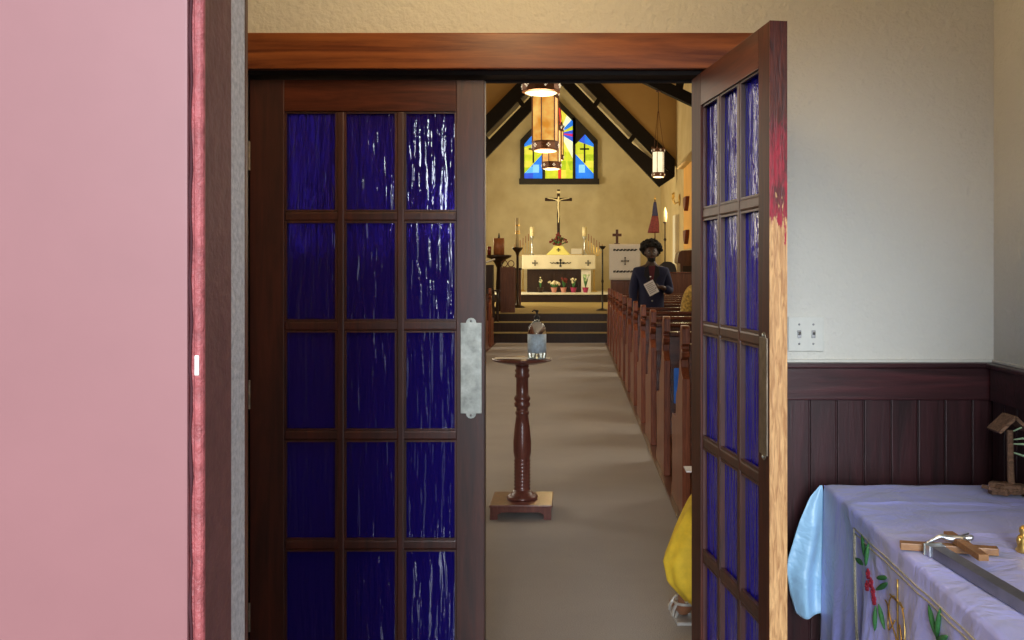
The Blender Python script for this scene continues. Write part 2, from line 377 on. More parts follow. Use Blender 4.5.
def skin_mesh(name, chains, mat, parent, sub=2, root=0):
    """chains: list of lists of (x,y,z,r[,r2]); a chain's first point may equal a point already placed (then it joins)."""
    me = bpy.data.meshes.new(name); vs = []; es = []; rs = []; idx = {}
    off = wloc(parent) if parent else Vector((0, 0, 0))
    for ch in chains:
        prev = None
        for p in ch:
            k = (round(p[0], 4), round(p[1], 4), round(p[2], 4))
            if k not in idx:
                idx[k] = len(vs); vs.append(Vector(p[:3])-off); rs.append((p[3], p[4] if len(p) > 4 else p[3]))
            i = idx[k]
            if prev is not None and i != prev: es.append((prev, i))
            prev = i
    me.from_pydata(vs, es, [])
    t = bpy.data.objects.new(name, me); C.objects.link(t)
    md = t.modifiers.new('skin', 'SKIN'); md.use_smooth_shade = True
    if not me.skin_vertices:
        bpy.context.view_layer.objects.active = t
        me.attributes  # noqa
    lay = me.skin_vertices[0].data if me.skin_vertices else None
    for i, r in enumerate(rs):
        lay[i].radius = r; lay[i].use_root = (i == root)
    sb = t.modifiers.new('sub', 'SUBSURF'); sb.levels = sub; sb.render_levels = sub
    bpy.context.view_layer.update()
    dg = bpy.context.evaluated_depsgraph_get()
    nm = bpy.data.meshes.new_from_object(t.evaluated_get(dg)); nm.name = name
    bpy.data.objects.remove(t)
    nm.materials.clear(); nm.materials.append(mat)
    for p in nm.polygons: p.use_smooth = True
    o = bpy.data.objects.new(name, nm); C.objects.link(o); o.parent = parent
    return o

# ------------------------------------------------------------------ the setting
def sbox(name, b, mat, label, cat, **k): return struct(MB().box(*b).build(name, mat, **k), label, cat)
FY = 3.05  # front face of the wall between vestibule and nave
mb = MB(); mb.box(-3.9, -1.06, FY, 3.2, 0, 8); mb.box(0.45, 2.85, FY, 3.2, 0, 8); mb.box(-1.06, 0.45, FY, 3.2, 2.075, 8)
struct(mb.build('wall_front', M['wallv']), 'textured cream wall around the inner double doorway', 'wall')
sbox('wall_right', (1.30, 1.42, 1.0, FY, 0, 2.9), M['wallv'], 'textured cream side wall right of the cloth covered table', 'wall')
sbox('wall_left', (-1.95, -1.83, 1.01, FY, 0, 2.9), M['wallv'], 'plaster wall at left of the vestibule', 'wall')
sbox('ceiling_vestibule', (-1.95, 1.42, 0.9, FY, 2.9, 3.0), M['wallv'], 'plaster ceiling of the vestibule', 'ceiling')
mb = MB(); mb.box(-3.0, -0.345, 0.90, 1.005, 0, 3.1); mb.box(0.98, 2.4, 0.90, 1.005, 0, 3.1); mb.box(-0.345, 0.98, 0.90, 1.005, 2.2, 3.1)  # unseen right jamb placed to shape the daylight on the inner wall
struct(mb.build('wall_outer', M['pinkb']), 'painted outer wall around the street doorway', 'wall')
sbox('floor_vestibule', (-1.95, 1.42, 0.9, 3.12, -0.1, 0), M['floorwood'], 'dark wooden vestibule floor', 'floor')
sbox('floor_nave', (-3.9, 2.9, 3.12, 19.9, -0.1, 0), M['carpet'], 'grey brown carpet of the long central aisle', 'floor')
sbox('ground', (-8, 8, -10, 0.9, -0.12, -0.02), M['concrete'], 'concrete ground outside the street doorway', 'ground')
# steps and chancel floors
mb = MB()
NX0, NX1 = -3.85, 2.76
for y0, z0, z1 in ((19.8, 0, 0.2), (20.15, 0.2, 0.4), (20.5, 0.4, 0.57)):
    mb.use(M['altarw']).box(NX0, NX1, y0, 20.7, z0, z1-0.015)
    mb.use(M['carpetch']).box(NX0, NX1, y0-0.02, 20.7, z1-0.015, z1)
struct(mb.build('trim_1'), 'three dark chancel steps with lighter nosings', 'steps')
mb = MB().use(M['carpetch']); mb.box(NX0, NX1, 20.7, 27.9, 0.0, 0.57)
struct(mb.build('floor_chancel'), 'ochre carpet of the chancel between steps and altar', 'floor')
mb = MB(); mb.use(M['altarw']).box(NX0, NX1, 27.9, 32.0, 0.0, 0.785); mb.use(M['whitep']).box(NX0, NX1, 27.86, 32.0, 0.785, 0.82)  # light on the platform lip put into the slab's pale colour
struct(mb.build('trim_2'), 'altar platform with a pale slab for its lit lip', 'step')
# nave walls, ceiling
sbox('wall_nave_left', (-3.95, -3.8, 3.2, 32.1, 0, 8), M['walln'], 'ochre left wall of the nave', 'wall')
mb = MB(); mb.box(2.76, 2.95, 3.2, 25.0, 0, 8); mb.box(2.76, 2.95, 26.9, 32.1, 0, 8); mb.box(2.76, 2.95, 25.0, 26.9, 0, 8)
struct(mb.build('wall_nave_right', M['walln']), 'ochre right wall of the nave and chancel', 'wall')
mb = MB()
mb.prism([(-3.95, 6.4), (-0.52, 7.9), (2.95, 6.4), (2.95, 6.55), (-0.52, 8.05), (-3.95, 6.55)], 3.2, 27.0)
struct(mb.build('ceiling_nave', M['tan']), 'tan pitched ceiling of the nave', 'ceiling')
# back wall
sbox('wall_back', (-3.95, 2.95, 32.0, 32.15, 0, 8), M['wallch'], 'yellowed cream wall behind the altar', 'wall')
# chancel ceiling (45 degrees) and gable wall above the arch
TY = 26.8
Rg = P(659.5, 187, TY); CXc = -0.47
mb = MB()
mb.prism([(-3.8, 4.42), (CXc, 7.68), (2.76, 4.42), (2.76, 4.56), (CXc, 7.82), (-3.8, 4.56)], 27.1, 32.0)
struct(mb.build('ceiling_chancel', M['wallch']), 'cream steep pitched chancel ceiling', 'ceiling')
mb = MB()
mb.prism([(CXc, 7.55), (2.76, 4.32), (2.76, 8.0), (CXc, 8.0)], 27.0, 27.1); mb.prism([(CXc, 7.55), (CXc, 8.0), (-3.8, 8.0), (-3.8, 4.2)], 27.0, 27.1)
struct(mb.build('wall_gable', M['tan']), 'tan gable wall above the chancel truss', 'wall')
# chancel truss: pairs of timbers with struts, black-brown
for side in (1, -1):
    def Q(zx, zy, Y=TY):  # point in the zoomed crop around the truss, mirrored for the left side
        px = 480+zx/4.573; py = 70+zy/4.573
        if side < 0: px = 2*558.9-px
        p = P(px, py, Y); return (p.x, p.z)
    mb = MB()
    mb.prism([Q(361, 60-5), Q(820, 535), Q(852, 513), Q(890, 488), Q(700, 340), Q(425, 55), Q(361, -10)], TY-0.04, TY+0.12)
    struct(mb.build('trim_3' if side > 0 else 'trim_4', M['beam']), 'lower black timber of the chancel truss, ' + ('right' if side > 0 else 'left') + ' slope', 'beam')
    mb = MB()
    mb.prism([Q(465, 55), Q(845, 445), Q(890, 488), Q(891, 408), Q(540, 50), Q(361, -130), Q(361, -60)], TY-0.04, TY+0.12)
    for (ax, ay, bx, by) in ((520, 170, 548, 130), (678, 335, 705, 300), ):
        a = Q(ax, ay); c = Q(bx, by); mb.bar((a[0], TY, a[1]), (c[0], TY, c[1]), 0.12, 0.12)
    struct(mb.build('trim_5' if side > 0 else 'trim_6', M['beam']), 'upper black timber with struts of the chancel truss, ' + ('right' if side > 0 else 'left') + ' slope', 'beam')
# cream boards between the paired timbers
for side in (1, -1):
    mb = MB()
    def Q(zx, zy, Y=TY+0.2):
        px = 480+zx/4.573; py = 70+zy/4.573
        if side < 0: px = 2*558.9-px
        p = P(px, py, Y); return (p.x, p.z)
    mb.prism([Q(400, 20), Q(870, 500), Q(880, 430), Q(490, 20)], TY+0.19, TY+0.22)
    for k in (0.35, 0.65):
        mb.use(M['wallch'])
        a = Q(400*(1-k)+490*k, 20); c = Q(870+10*k, 500-70*k); mb.bar((a[0], TY+0.18, a[1]), (c[0], TY+0.18, c[1]), 0.03, 0.03)
    struct(mb.build('trim_7' if side > 0 else 'trim_8', M['wallch']), 'cream boarding between the paired truss timbers, ' + ('right' if side > 0 else 'left') + ' slope', 'boards')
# nave trusses
for i, Y in enumerate((8.0, 14.5, 21.5)):
    mb = MB()
    for s in (1, -1):
        hw = 3.24
        def X(d): return CXc+s*d
        mb.prism([(X(0), 6.50), (X(hw), 4.96), (X(hw), 5.22), (X(0), 6.76)], Y-0.1, Y+0.1)
        mb.bar((X(2.72), Y, 5.4), (X(2.9), Y, 6.3), 0.16, 0.16, (0, 1, 0))
        mb.prism([(X(hw), 3.95), (X(hw-0.16), 3.95), (X(hw-0.16), 5.0), (X(hw), 4.97)], Y-0.09, Y+0.09)
    struct(mb.build('trim_%d' % (9+i), M['beam']), 'black roof truss across the nave, number %s from the entrance' % ('one', 'two', 'three')[i], 'beam')
# right wall details deep in the nave
mb = MB(); mb.box(2.66, 2.765, 26.25, 26.95, 1.43, 2.97); struct(mb.build('trim_12', M['whitep']), 'tall narrow white board on the right chancel wall', 'trim')
mb = MB(); mb.box(2.735, 2.765, 23.2, 24.9, 2.0, 4.05); struct(mb.build('trim_13', M['orange']), 'orange niche on the right wall behind the open door', 'trim')
mb = MB(); mb.prism([(2.76, 4.05), (2.55, 4.05), (2.76, 4.35)], 23.0, 25.0); struct(mb.build('trim_14', M['walln']), 'sloping sill above the orange niche', 'trim')
for z0 in (3.26, 2.45):
    mb = MB(); mb.prism([(24.2, z0), (24.25, z0-0.08), (24.15, z0-0.24), (23.95, z0-0.34), (23.75, z0-0.2), (23.6, z0)], 2.64, 2.734, 'X')
    tag(mb.build('wall_bracket', M['redbr'], bevel=0.01), 'dark red wooden bracket on the orange niche, the %s one' % ('upper' if z0 > 3 else 'lower'), 'bracket', 'brackets on the niche')

# ------------------------------------------------------------------ stained-glass window
WY = 31.93
root = thing('window_1', 'stained glass window with three pointed lights high above the altar', 'window', P(559, 183, WY)); root['kind'] = 'structure'
def Z(zx, zy, Y=WY): 
    p = P(480+zx/4.573, 70+zy/4.573, Y); return p
def clip(poly, a, c):  # keep left of a->c (in zoom pixels)
    out = []
    def sd(p): return (c[0]-a[0])*(p[1]-a[1])-(c[1]-a[1])*(p[0]-a[0])
    for i in range(len(poly)):
        p, q = poly[i], poly[(i+1) % len(poly)]; sp, sq = sd(p), sd(q)
        if sp >= 0: out.append(p)
        if sp*sq < 0:
            t = sp/(sp-sq); out.append((p[0]+(q[0]-p[0])*t, p[1]+(q[1]-p[1])*t))
    return out
def split(poly, a, c): return clip(poly, a, c), clip(poly, c, a)
def light_mesh(pieces, name, par):
    mb = MB()
    for k, (poly, g) in enumerate(pieces):
        if len(poly) < 3: continue
        mb.use(GL[g]); mb.prism([(Z(*p).x, Z(*p).z) for p in poly], WY-0.004*(k % 2)-0.012, WY, 'Y')
    return mb.build(name, None, par)
outer = [(187, 520), (187, 320), (361, 120), (538, 320), (538, 520)]
# black frame: outline bars and mullions
def zbar(mb, a, c, w, d=0.10, Y=WY-0.03):
    A, B = Z(*a), Z(*c); mb.bar((A.x, Y, A.z), (B.x, Y, B.z), d, w, (0, 0, 1) if abs(A.x-B.x) > 0.01 else (1, 0, 0))
mb = MB()
def zpoly(pts): return [(Z(*p).x, Z(*p).z) for p in pts]
y0, y1 = WY-0.09, WY+0.05
mb.prism(zpoly([(180, 523), (180, 498), (545, 498), (545, 523)]), y0-0.05, y1)
for s in (1, -1):
    def mm(x): return x if s > 0 else 722-x
    mb.prism(zpoly([(mm(519), 505), (mm(538), 505), (mm(538), 322), (mm(519), 330)]), y0, y1)
    mb.prism(zpoly([(mm(424), 505), (mm(437), 505), (mm(437), 225), (mm(424), 215)]), y0, y1)
    mb.prism(zpoly([(mm(361), 172), (mm(361), 140), (mm(538), 322), (mm(519), 340), (mm(480), 295), (mm(437), 340), (mm(424), 345), (mm(424), 234)]), y0, y1)
mb.build('window_frame', M['iron'], root)
rng = random.Random(3)
def quilt(poly, cols, nx=3, ny=5):
    # split a poly into a patchwork of panes
    xs = [p[0] for p in poly]; ys = [p[1] for p in poly]; out = []
    x0, x1, yy0, yy1 = min(xs), max(xs), min(ys), max(ys)
    for i in range(nx):
        for j in range(ny):
            q = poly
            a0 = x0+(x1-x0)*i/nx; a1 = x0+(x1-x0)*(i+1)/nx; b0 = yy0+(yy1-yy0)*j/ny; b1 = yy0+(yy1-yy0)*(j+1)/ny
            q = clip(q, (a0, 1000), (a0, 0)) if i else q
            q = clip(q, (a1, 0), (a1, 1000)) if q and i < nx-1 else q
            if q: q = clip(q, (0, b0), (1000, b0)) if j else q
            if q: q = clip(q, (1000, b1), (0, b1)) if j < ny-1 else q
            if q and len(q) > 2: out.append((q, rng.choice(cols)))
    return out
for s in (1, -1):
    def mm(p): return (p[0] if s > 0 else 722-p[0], p[1])
    full = [(437, 500), (437, 340), (480, 295), (520, 340), (520, 500)]
    top = clip(full, (520, 352), (437, 322)); rest = clip(full, (437, 322), (520, 352))
    low = clip(rest, (437, 385), (520, 475)); mid = clip(rest, (520, 475), (437, 385))
    a, b2 = clip(top, (480, 290), (478, 360)), clip(top, (478, 360), (480, 290))
    pcs = [(a, 'bl'), (b2, 'bl2')]+quilt(mid, ['yg', 'yg', 'yg2', 'yg3'], 2, 5)+quilt(low, ['bl', 'bl2', 'cy', 'bl2'], 2, 4)
    pcs = [([mm(p) for p in q], g) for q, g in pcs]
    pn = light_mesh(pcs, 'stained_pane', root)
    mb = MB()
    zbar(mb, mm((478, 338)), mm((478, 425)), 0.05, 0.03, WY-0.04); zbar(mb, mm((457, 362)), mm((499, 362)), 0.05, 0.03, WY-0.04)
    mb.build('lead_cross', M['iron'], pn)
    mb = MB().use(GL['sky']); q = [mm(p) for p in ((452, 433), (480, 433), (480, 470), (452, 470))]
    mb.prism(zpoly(q), WY-0.03, WY-0.018); mb.build('inset_square', None, pn)
full = [(298, 500), (298, 234), (361, 172), (425, 234), (425, 500)]
ctr = (363, 290); pcs = []
import itertools
angs = [-90, -68, -48, -30, -14, 2, 14, 32, 50, 62, 74, 90, 104, 116, 128, 146, 166, 180, 194, 212, 230, 248, 270]
cols = ['yg2', 'pale', 'bl2', 'yg', 'bl', 'pink', 'bl', 'pale', 'pale', 'bl2', 'yg', 'yg2', 'bl2', 'pale', 'bl', 'yg', 'pink', 'bl', 'pale', 'bl2', 'yg', 'bl']
for i in range(len(angs)-1):
    a0, a1 = math.radians(angs[i]), math.radians(angs[i+1])
    p0 = (ctr[0]+math.cos(a0)*50, ctr[1]+math.sin(a0)*50); p1 = (ctr[0]+math.cos(a1)*50, ctr[1]+math.sin(a1)*50)
    q = clip(clip(full, ctr, p0), p1, ctr)
    if len(q) > 2:
        if 62 <= angs[i] < 116: pcs += quilt(q, ['yg', 'yg2', 'yg', 'yg3'], 2, 5)
        else: pcs.append((q, cols[i]))
pn = light_mesh(pcs, 'stained_pane', root)
mb = MB().use(GL['red']); mb.prism(zpoly([(357, 500), (371, 500), (371, 178), (361, 172), (357, 176)]), WY-0.03, WY-0.018); mb.build('red_stripe', None, pn)

# ------------------------------------------------------------------ doorway casing, wainscot
mb = MB(); mb.box(-1.14, 0.556, 3.02, FY, 2.057, 2.168, None, 0.004); struct(mb.build('trim_15', M['header']), 'wide red brown header board over the double doorway', 'trim')
mb = MB()
mb.box(0.432, 0.556, 3.025, FY, 0, 2.057, None, 0.003); mb.box(-1.14, -1.045, 3.025, FY, 0, 2.057, None, 0.003)
struct(mb.build('trim_16', M['doorw']), 'dark varnished side casings of the double doorway', 'trim')
mb = MB()
mb.box(-1.06, 0.45, 3.06, 3.19, 2.045, 2.075); mb.box(-1.06, -1.03, 3.06, 3.19, 0, 2.045); mb.box(0.415, 0.45, 3.06, 3.19, 0, 2.045); mb.box(-1.03, 0.415, 3.145, 3.160, 2.038, 2.045)
struct(mb.build('trim_17', M['darkw']), 'dark jamb and stop lining the double doorway', 'trim')
mb = MB()
x = 0.56; 
while x < 1.28:
    mb.box(x, min(x+0.079, 1.28), 3.035, 3.048, 0.0, 1.04, None, 0.003); x += 0.0835
mb.use(M['wainsx']); mb2 = mb
ob = MB(); ob.box(0.56, 1.298, 3.02, FY, 1.035, 1.135, None, 0.003); ob.box(0.556, 1.298, 3.008, FY, 1.135, 1.150, None, 0.003); ob.box(0.56, 1.298, 3.015, FY, 0, 0.14, None, 0.004)
rail_ob = ob
mb.box(0.56, 1.30, 3.044, 3.0495, 0, 1.04)
o = mb.build('trim_18', None); o.data.materials.clear(); o.data.materials.append(M['wains'])
struct(o, 'dark plum plank wainscot on the doorway wall beside the table', 'wainscot')
struct(ob.build('baseboard_front', M['wainsx']), 'dark plum wainscot cap rail and skirting on the doorway wall', 'baseboard')
mb = MB(); y = 1.02
while y < 3.0:
    mb.box(1.284, 1.298, y, y+0.079, 0.0, 1.04, None, 0.003); y += 0.0835
mb.box(1.2945, 1.2995, 1.02, 3.045, 0, 1.04)
struct(mb.build('trim_19', M['wains']), 'dark plum plank wainscot on the right side wall', 'wainscot')
mb = MB(); mb.box(1.27, 1.30, 1.01, 3.006, 1.035, 1.135, None, 0.003); mb.box(1.258, 1.30, 1.01, 3.006, 1.135, 1.150, None, 0.003); mb.box(1.268, 1.30, 1.01, 3.006, 0, 0.14, None, 0.004)
struct(mb.build('baseboard_right', M['wainsx']), 'dark plum wainscot cap rail and skirting on the right side wall', 'baseboard')
# pale bead above the rail
mb = MB(); mb.box(0.56, 1.30, 3.035, FY, 1.150, 1.158, None, 0.002); mb.box(1.288, 1.30, 1.01, 3.04, 1.150, 1.158, None, 0.002)
struct(mb.build('trim_20', M['wallv']), 'thin cream bead above the wainscot', 'trim')

# ------------------------------------------------------------------ glazed double doors
def make_door(num, label, hinge, width, sgn, ang, bare_edge=False):
    root = thing('door_%d' % num, label, 'door', (hinge[0], hinge[1], 0)); root['kind'] = 'structure'
    def X(u): return hinge[0]+sgn*u
    def bx(mb, u0, u1, z0, z1, y0=0.0, y1=0.044, bev=0.002):
        a, c = sorted((X(u0), X(u1))); mb.box(a, c, hinge[1]+y0, hinge[1]+y1, z0, z1, None, bev)
    zt = 2.035; zb = 0.012
    hs, ms = 0.108, width-0.108-3*0.165-2*0.0235
    pz = [1.936-i*0.3455 for i in range(5)]
    mb = MB(); bx(mb, 0, hs, zb, zt)
    mb.build('hinge_stile', M['doory' if bare_edge else 'doorw'], root)
    mb = MB(); mb.use(M['doory' if bare_edge else 'doorw']); bx(mb, width-ms, width-(0.004 if bare_edge else 0), zb, zt)
    if bare_edge:
        mb.use(M['edge']); bx(mb, width-0.004, width, zb, zt, 0, 0.044, 0)
    mb.build('lock_stile', None, root)
    mb = MB(); bx(mb, hs, width-ms, 1.936, zt); mb.build('top_rail', M['doorx'], root)
    mb = MB(); bx(mb, hs, width-ms, zb, pz[4]-0.315); mb.build('bottom_rail', M['doorx'], root)
    mb = MB()
    for i in (1, 2):
        u = hs+i*0.165+(i-1)*0.0235; bx(mb, u, u+0.0235, pz[4]-0.315, 1.936, 0.004, 0.040, 0.005)
    for i in range(4):
        z1 = pz[i]-0.315; z0 = pz[i+1]; bx(mb, hs, width-ms, z0, z1, 0.005, 0.039, 0.006)
    # thin moulding round every light
    for c in range(3):
        u0 = hs+c*(0.165+0.0235)
        for i in range(5):
            za, zc = pz[i], pz[i]-0.315
            for (y0, y1) in ((0.006, 0.014), (0.030, 0.038)):
                bx(mb, u0, u0+0.006, zc, za, y0, y1, 0.0); bx(mb, u0+0.159, u0+0.165, zc, za, y0, y1, 0.0)
                bx(mb, u0+0.006, u0+0.159, za-0.006, za, y0, y1, 0.0); bx(mb, u0+0.006, u0+0.159, zc, zc+0.006, y0, y1, 0.0)
    mb.build('muntins', M['doorw'], root)
    for c in range(3):
        u0 = hs+c*(0.165+0.0235)
        for i in range(5):
            mb = MB(); bx(mb, u0+0.001, u0+0.164, pz[i]-0.314, pz[i]-0.001, 0.018, 0.024, 0)
            mb.build('pane', M['glass2' if bare_edge else 'glass'], root)
    # push plate
    return root, bx
root, bx = make_door(2, 'closed left half of the blue glazed double door, with aluminium push plate', (-1.027, 3.085), 0.738, 1, 0)
mb = MB(); bx(mb, 0.664, 0.730, 0.985, 1.270, -0.004, -0.0005, 0.001)
for z in (0.985, 1.270):
    mb.prism([(-1.027+0.697+0.016*math.cos(a), z+0.016*math.sin(a)) for a in [k*PI/6 for k in range(12)]], 3.0815, 3.0845)
pl = mb.build('push_plate', M['steel'], root)
for z in (0.979, 1.276):
    mb = MB(); mb.ball((-1.027+0.697, 3.081, z), (0.004, 0.002, 0.004), 8, 6); mb.build('screw', M['screw'], pl)
mb = MB(); bx(mb, 0.7385, 0.7395, 0.012, 2.035, -0.0, 0.044, 0); mb.build('edge_strip', M['doorw'], root)
for z in (0.3, 1.0, 1.75):
    mb = MB(); mb.tube([(-1.027, 3.079, z), (-1.027, 3.079, z+0.09)], 0.005, 8); mb.build('hinge', M['agedm'], root)
# right half, swung open towards us
root, bx = make_door(3, 'open right half of the blue glazed double door, edge bare pine below red paint', (0.407, 3.085), 0.735, -1, 0, True)
mb = MB(); bx(mb, 0.668, 0.725, 0.985, 1.270, 0.0445, 0.048, 0.001)
mb.prism([(0.407-0.697+0.014*math.cos(a), 1.27+0.014*math.sin(a)) for a in [k*PI/6 for k in range(12)]], 3.1295, 3.1325)
mb.prism([(0.407-0.697+0.014*math.cos(a), 0.985+0.014*math.sin(a)) for a in [k*PI/6 for k in range(12)]], 3.1295, 3.1325)
pl = mb.build('push_plate', M['agedm'], root)
for z in (0.979, 1.276):
    mb = MB(); mb.ball((0.407-0.697, 3.134, z), (0.004, 0.002, 0.004), 8, 6); mb.build('screw', M['steel'], pl)
for z in (0.3, 1.0, 1.75):
    mb = MB(); mb.tube([(0.407, 3.079, z), (0.407, 3.079, z+0.09)], 0.005, 8); mb.build('hinge', M['agedm'], root)
root.location.y = 3.09
root.rotation_euler = (0, 0, math.radians(98.0))

# ------------------------------------------------------------------ street doorway at left: pink door face, moulding, jamb
mb = MB(); mb.box(-1.25, -0.3450, 0.870, 0.898, 0, 2.18, None, 0.002)
d1 = struct(mb.build('door_1', M['pink']), 'faded pink painted street door filling the left of the view', 'door')
mb = MB(); mb.box(-0.3445, -0.3325, 0.874, 0.881, 0, 2.19, None, 0.002)
mb.tube([(-0.3365, 0.876, 0), (-0.3365, 0.876, 2.19)], 0.0048, 12)
for k in range(60):
    z = 0.02+k*0.038; 
    mb.use(M['pinkd'])
t21 = mb.build('trim_21', None); t21.data.materials.clear(); t21.data.materials.append(M['pinkd'])
struct(t21, 'chipped pink bead moulding beside the street door', 'trim')
mb = MB(); pts = [(-0.3432+0.0007*math.sin(k*1.7)+0.0005*rng.random(), 0.8725, 0.0+k*0.0195) for k in range(112)]
mb.tube(pts, [0.0006+0.0010*rng.random() for _ in pts], 6)
mb.build('crack', M['crack'], t21)
mb = MB(); mb.box(-0.3390, -0.3350, 0.8702, 0.8722, 1.338, 1.356, None, 0.0009); mb.build('paint_chip', M['whitep'], t21)
mb = MB(); mb.box(-0.345, -0.3385, 0.882, 0.963, 0, 2.2, None, 0.001); struct(mb.build('trim_22', M['pinkb']), 'brownish pink jamb of the street doorway', 'trim')
mb = MB(); mb.box(-0.345, -0.3395, 0.963, 1.006, 0, 2.3, None, 0.002); struct(mb.build('trim_23', M['greym']), 'grey weathered strip on the street doorway jamb', 'trim')
mb = MB(); mb.box(-0.352, -0.3395, 1.0065, 1.014, 0, 2.3); struct(mb.build('trim_24', M['brownw']), 'thin brown inner edge of the street doorway jamb', 'trim')

# vestibule ceiling lamp
root = thing('ceiling_lamp', 'opal globe ceiling lamp of the vestibule above the doorway', 'lamp', (-0.25, 2.2, 2.9))
mb = MB(); mb.lathe([(0.02, 2.70), (0.055, 2.72), (0.06, 2.88), (0.085, 2.899)], (-0.25, 2.2, 0), 20); mb.build('canopy', M['agedm'], root, True)
mb = MB(); mb.lathe([(0.05, 2.70), (0.11, 2.72), (0.105, 2.715), (0.045, 2.697)], (-0.25, 2.2, 0), 20); mb.build('shade_ring', M['milk'], root, True)

# light switch
sw = P(806, 334, FY-0.004)
root = thing('light_switch', 'double toggle light switch plate painted cream beside the open door', 'light switch', (sw.x, FY, sw.z))
mb = MB(); mb.box(sw.x-0.056, sw.x+0.056, FY-0.008, FY-0.0005, sw.z-0.054, sw.z+0.054, None, 0.003); mb.build('switch_plate', M['switch'], root)
for dx in (-0.022, 0.022):
    mb = MB(); mb.box(sw.x+dx-0.006, sw.x+dx+0.006, FY-0.0115, FY-0.008, sw.z-0.012, sw.z+0.012, None, 0.001)
    mb.bar((sw.x+dx, FY-0.010, sw.z), (sw.x+dx, FY-0.019, sw.z+0.006), 0.007, 0.006); mb.build('toggle', M['screw'], root)
    for dz in (-0.03, 0.03):
        mb = MB(); mb.ball((sw.x+dx, FY-0.0085, sw.z+dz), (0.0035, 0.002, 0.0035), 8, 6); mb.build('screw', M['screw'], root)

# ------------------------------------------------------------------ table and cloth
TZ = 0.80; TX0 = 0.745; TX1 = 1.252; TY0 = 1.40; TY1 = 2.895
root = thing('side_table', 'wooden table hidden under the lavender satin cloth', 'table', (1.0, 2.1, 0))
mb = MB(); mb.box(TX0+0.012, TX1, TY0+0.01, TY1-0.012, TZ-0.035, TZ-0.006, None, 0.003); mb.build('tabletop', M['brownw'], root)
for x in (TX0+0.06, TX1-0.05):
    for y in (TY0+0.08, TY1-0.08):
        mb = MB(); mb.box(x-0.025, x+0.025, y-0.025, y+0.025, 0, TZ-0.036, None, 0.003); mb.build('leg', M['brownw'], root)
cloth = thing('tablecloth', 'lavender satin cloth with gold braid and embroidered roses draped over the table', 'tablecloth', (1.0, 2.1, TZ))
def hsh(a, c): return math.sin(a*12.9+c*4.1)
def fold(y, t):  # horizontal displacement of the side drape, t = 0 at the edge .. 1 at the hem
    return -(0.018*t + t*min(1, 0.15+(2.9-y)*2.5)*(0.022*math.sin(y*21+0.6+t*1.5)+0.013*math.sin(y*39+1.9-t*2)+0.007*math.sin(y*67+t*3)))
def cfn(u, v):
    y = TY0+(TY1-TY0)*v
    if u < 0.4:
        s = u/0.4; x = TX1+0.003-(TX1+0.003-TX0)*s
        z = TZ+0.0012*math.sin(x*38+y*9)*math.sin(y*17)+0.005*math.exp(-((y-2.66-0.01*math.sin(x*9))/0.010)**2)+0.003*math.exp(-((y-2.30-0.05*x)/0.012)**2)
        return (x, y, z)
    s = (u-0.4)/0.6; 
    if s < 0.08:
        a = s/0.08*PI/2; return (TX0-0.012*math.sin(a), y, TZ-0.012*(1-math.cos(a)))
    t = (s-0.08)/0.92
    return (TX0-0.012+fold(y, t), y, TZ-0.012-0.70*t)
mb = MB().use(M['cloth']); mb.grid(cfn, 90, 170)
# back edge drape
def bfn(u, v):
    x = TX0-0.01+(TX1-TX0)*u; return (x, TY1+0.008+0.03*v+0.008*v*math.sin(x*40), TZ-0.002-0.42*v)
mb.grid(bfn, 50, 20)
mb.build('cloth_body', None, cloth, True, 0.002)
Lc = [P(px, py, 2.905) for px, py in ((821, 486), (811, 498), (800, 524), (789, 560), (788, 572), (792, 596), (797, 615))]
Rc = [P(px, py, 2.905) for px, py in ((823, 486), (826, 500), (829, 524), (830, 560), (831, 572), (831, 596), (831, 613))]
def interp(L, t):
    t *= len(L)-1; i = min(int(t), len(L)-2); return L[i].lerp(L[i+1], t-i)
def efn(u, v):
    a, c = interp(Lc, v), interp(Rc, v); p = a.lerp(c, u)
    w = math.sin(u*PI)
    return (p.x, 2.915-0.03*v*(w)+(0.022*v*math.sin(u*10+v*2)+0.010*math.sin(v*9+u*13)*v)*(1-0.5*v), p.z-0.006*v*math.sin(u*7))
mb = MB(); mb.grid(efn, 24, 40); o = mb.build('folded_corner', M['clothb'], cloth, True, 0.002); o['label'] = 'pale blue folded corner of the cloth'
def side(y, z, off=0.004):
    t = (TZ-0.012-z)/0.70; t = max(0, min(1, t)); return Vector((TX0-0.012+fold(y, t)-off, y, z))
def side_px(px, py):  # intersection of a viewing ray with the side drape
    y = 2.3
    for _ in range(60):
        z = EYE-(py-VY)/F*y; x = side(y, z, 0.003).x; y2 = x*F/(px-VX); y = y*0.5+y2*0.5
    return side(y, EYE-(py-VY)/F*y, 0.003)
def seg_px(pts, n=14):
    out = []
    for i in range(len(pts)-1):
        a, c = side_px(*pts[i]), side_px(*pts[i+1])
        for k in range(n): 
            p = a.lerp(c, k/n); out.append(side(p.y, p.z, 0.003))
    out.append(side_px(*pts[-1])); return out
A = side_px(854, 528); 
def line_yz(y0, z0, y1, z1, n=60): return [side(y0+(y1-y0)*k/n, z0+(z1-z0)*k/n, 0.003) for k in range(n+1)]
mb = MB()
for off in (0, 0.012):
    zt = A.z-off; yb = A.y-off
    mb.tube(line_yz(yb, zt, 1.45, zt), 0.0019, 6); mb.tube(line_yz(yb, zt, yb-0.02, A.z-0.31+off), 0.0019, 6)
    mb.tube(line_yz(yb-0.02, A.z-0.31+off, 1.45, A.z-0.31+off), 0.0019, 6)
mb.build('gold_braid', M['gold'], cloth, True)
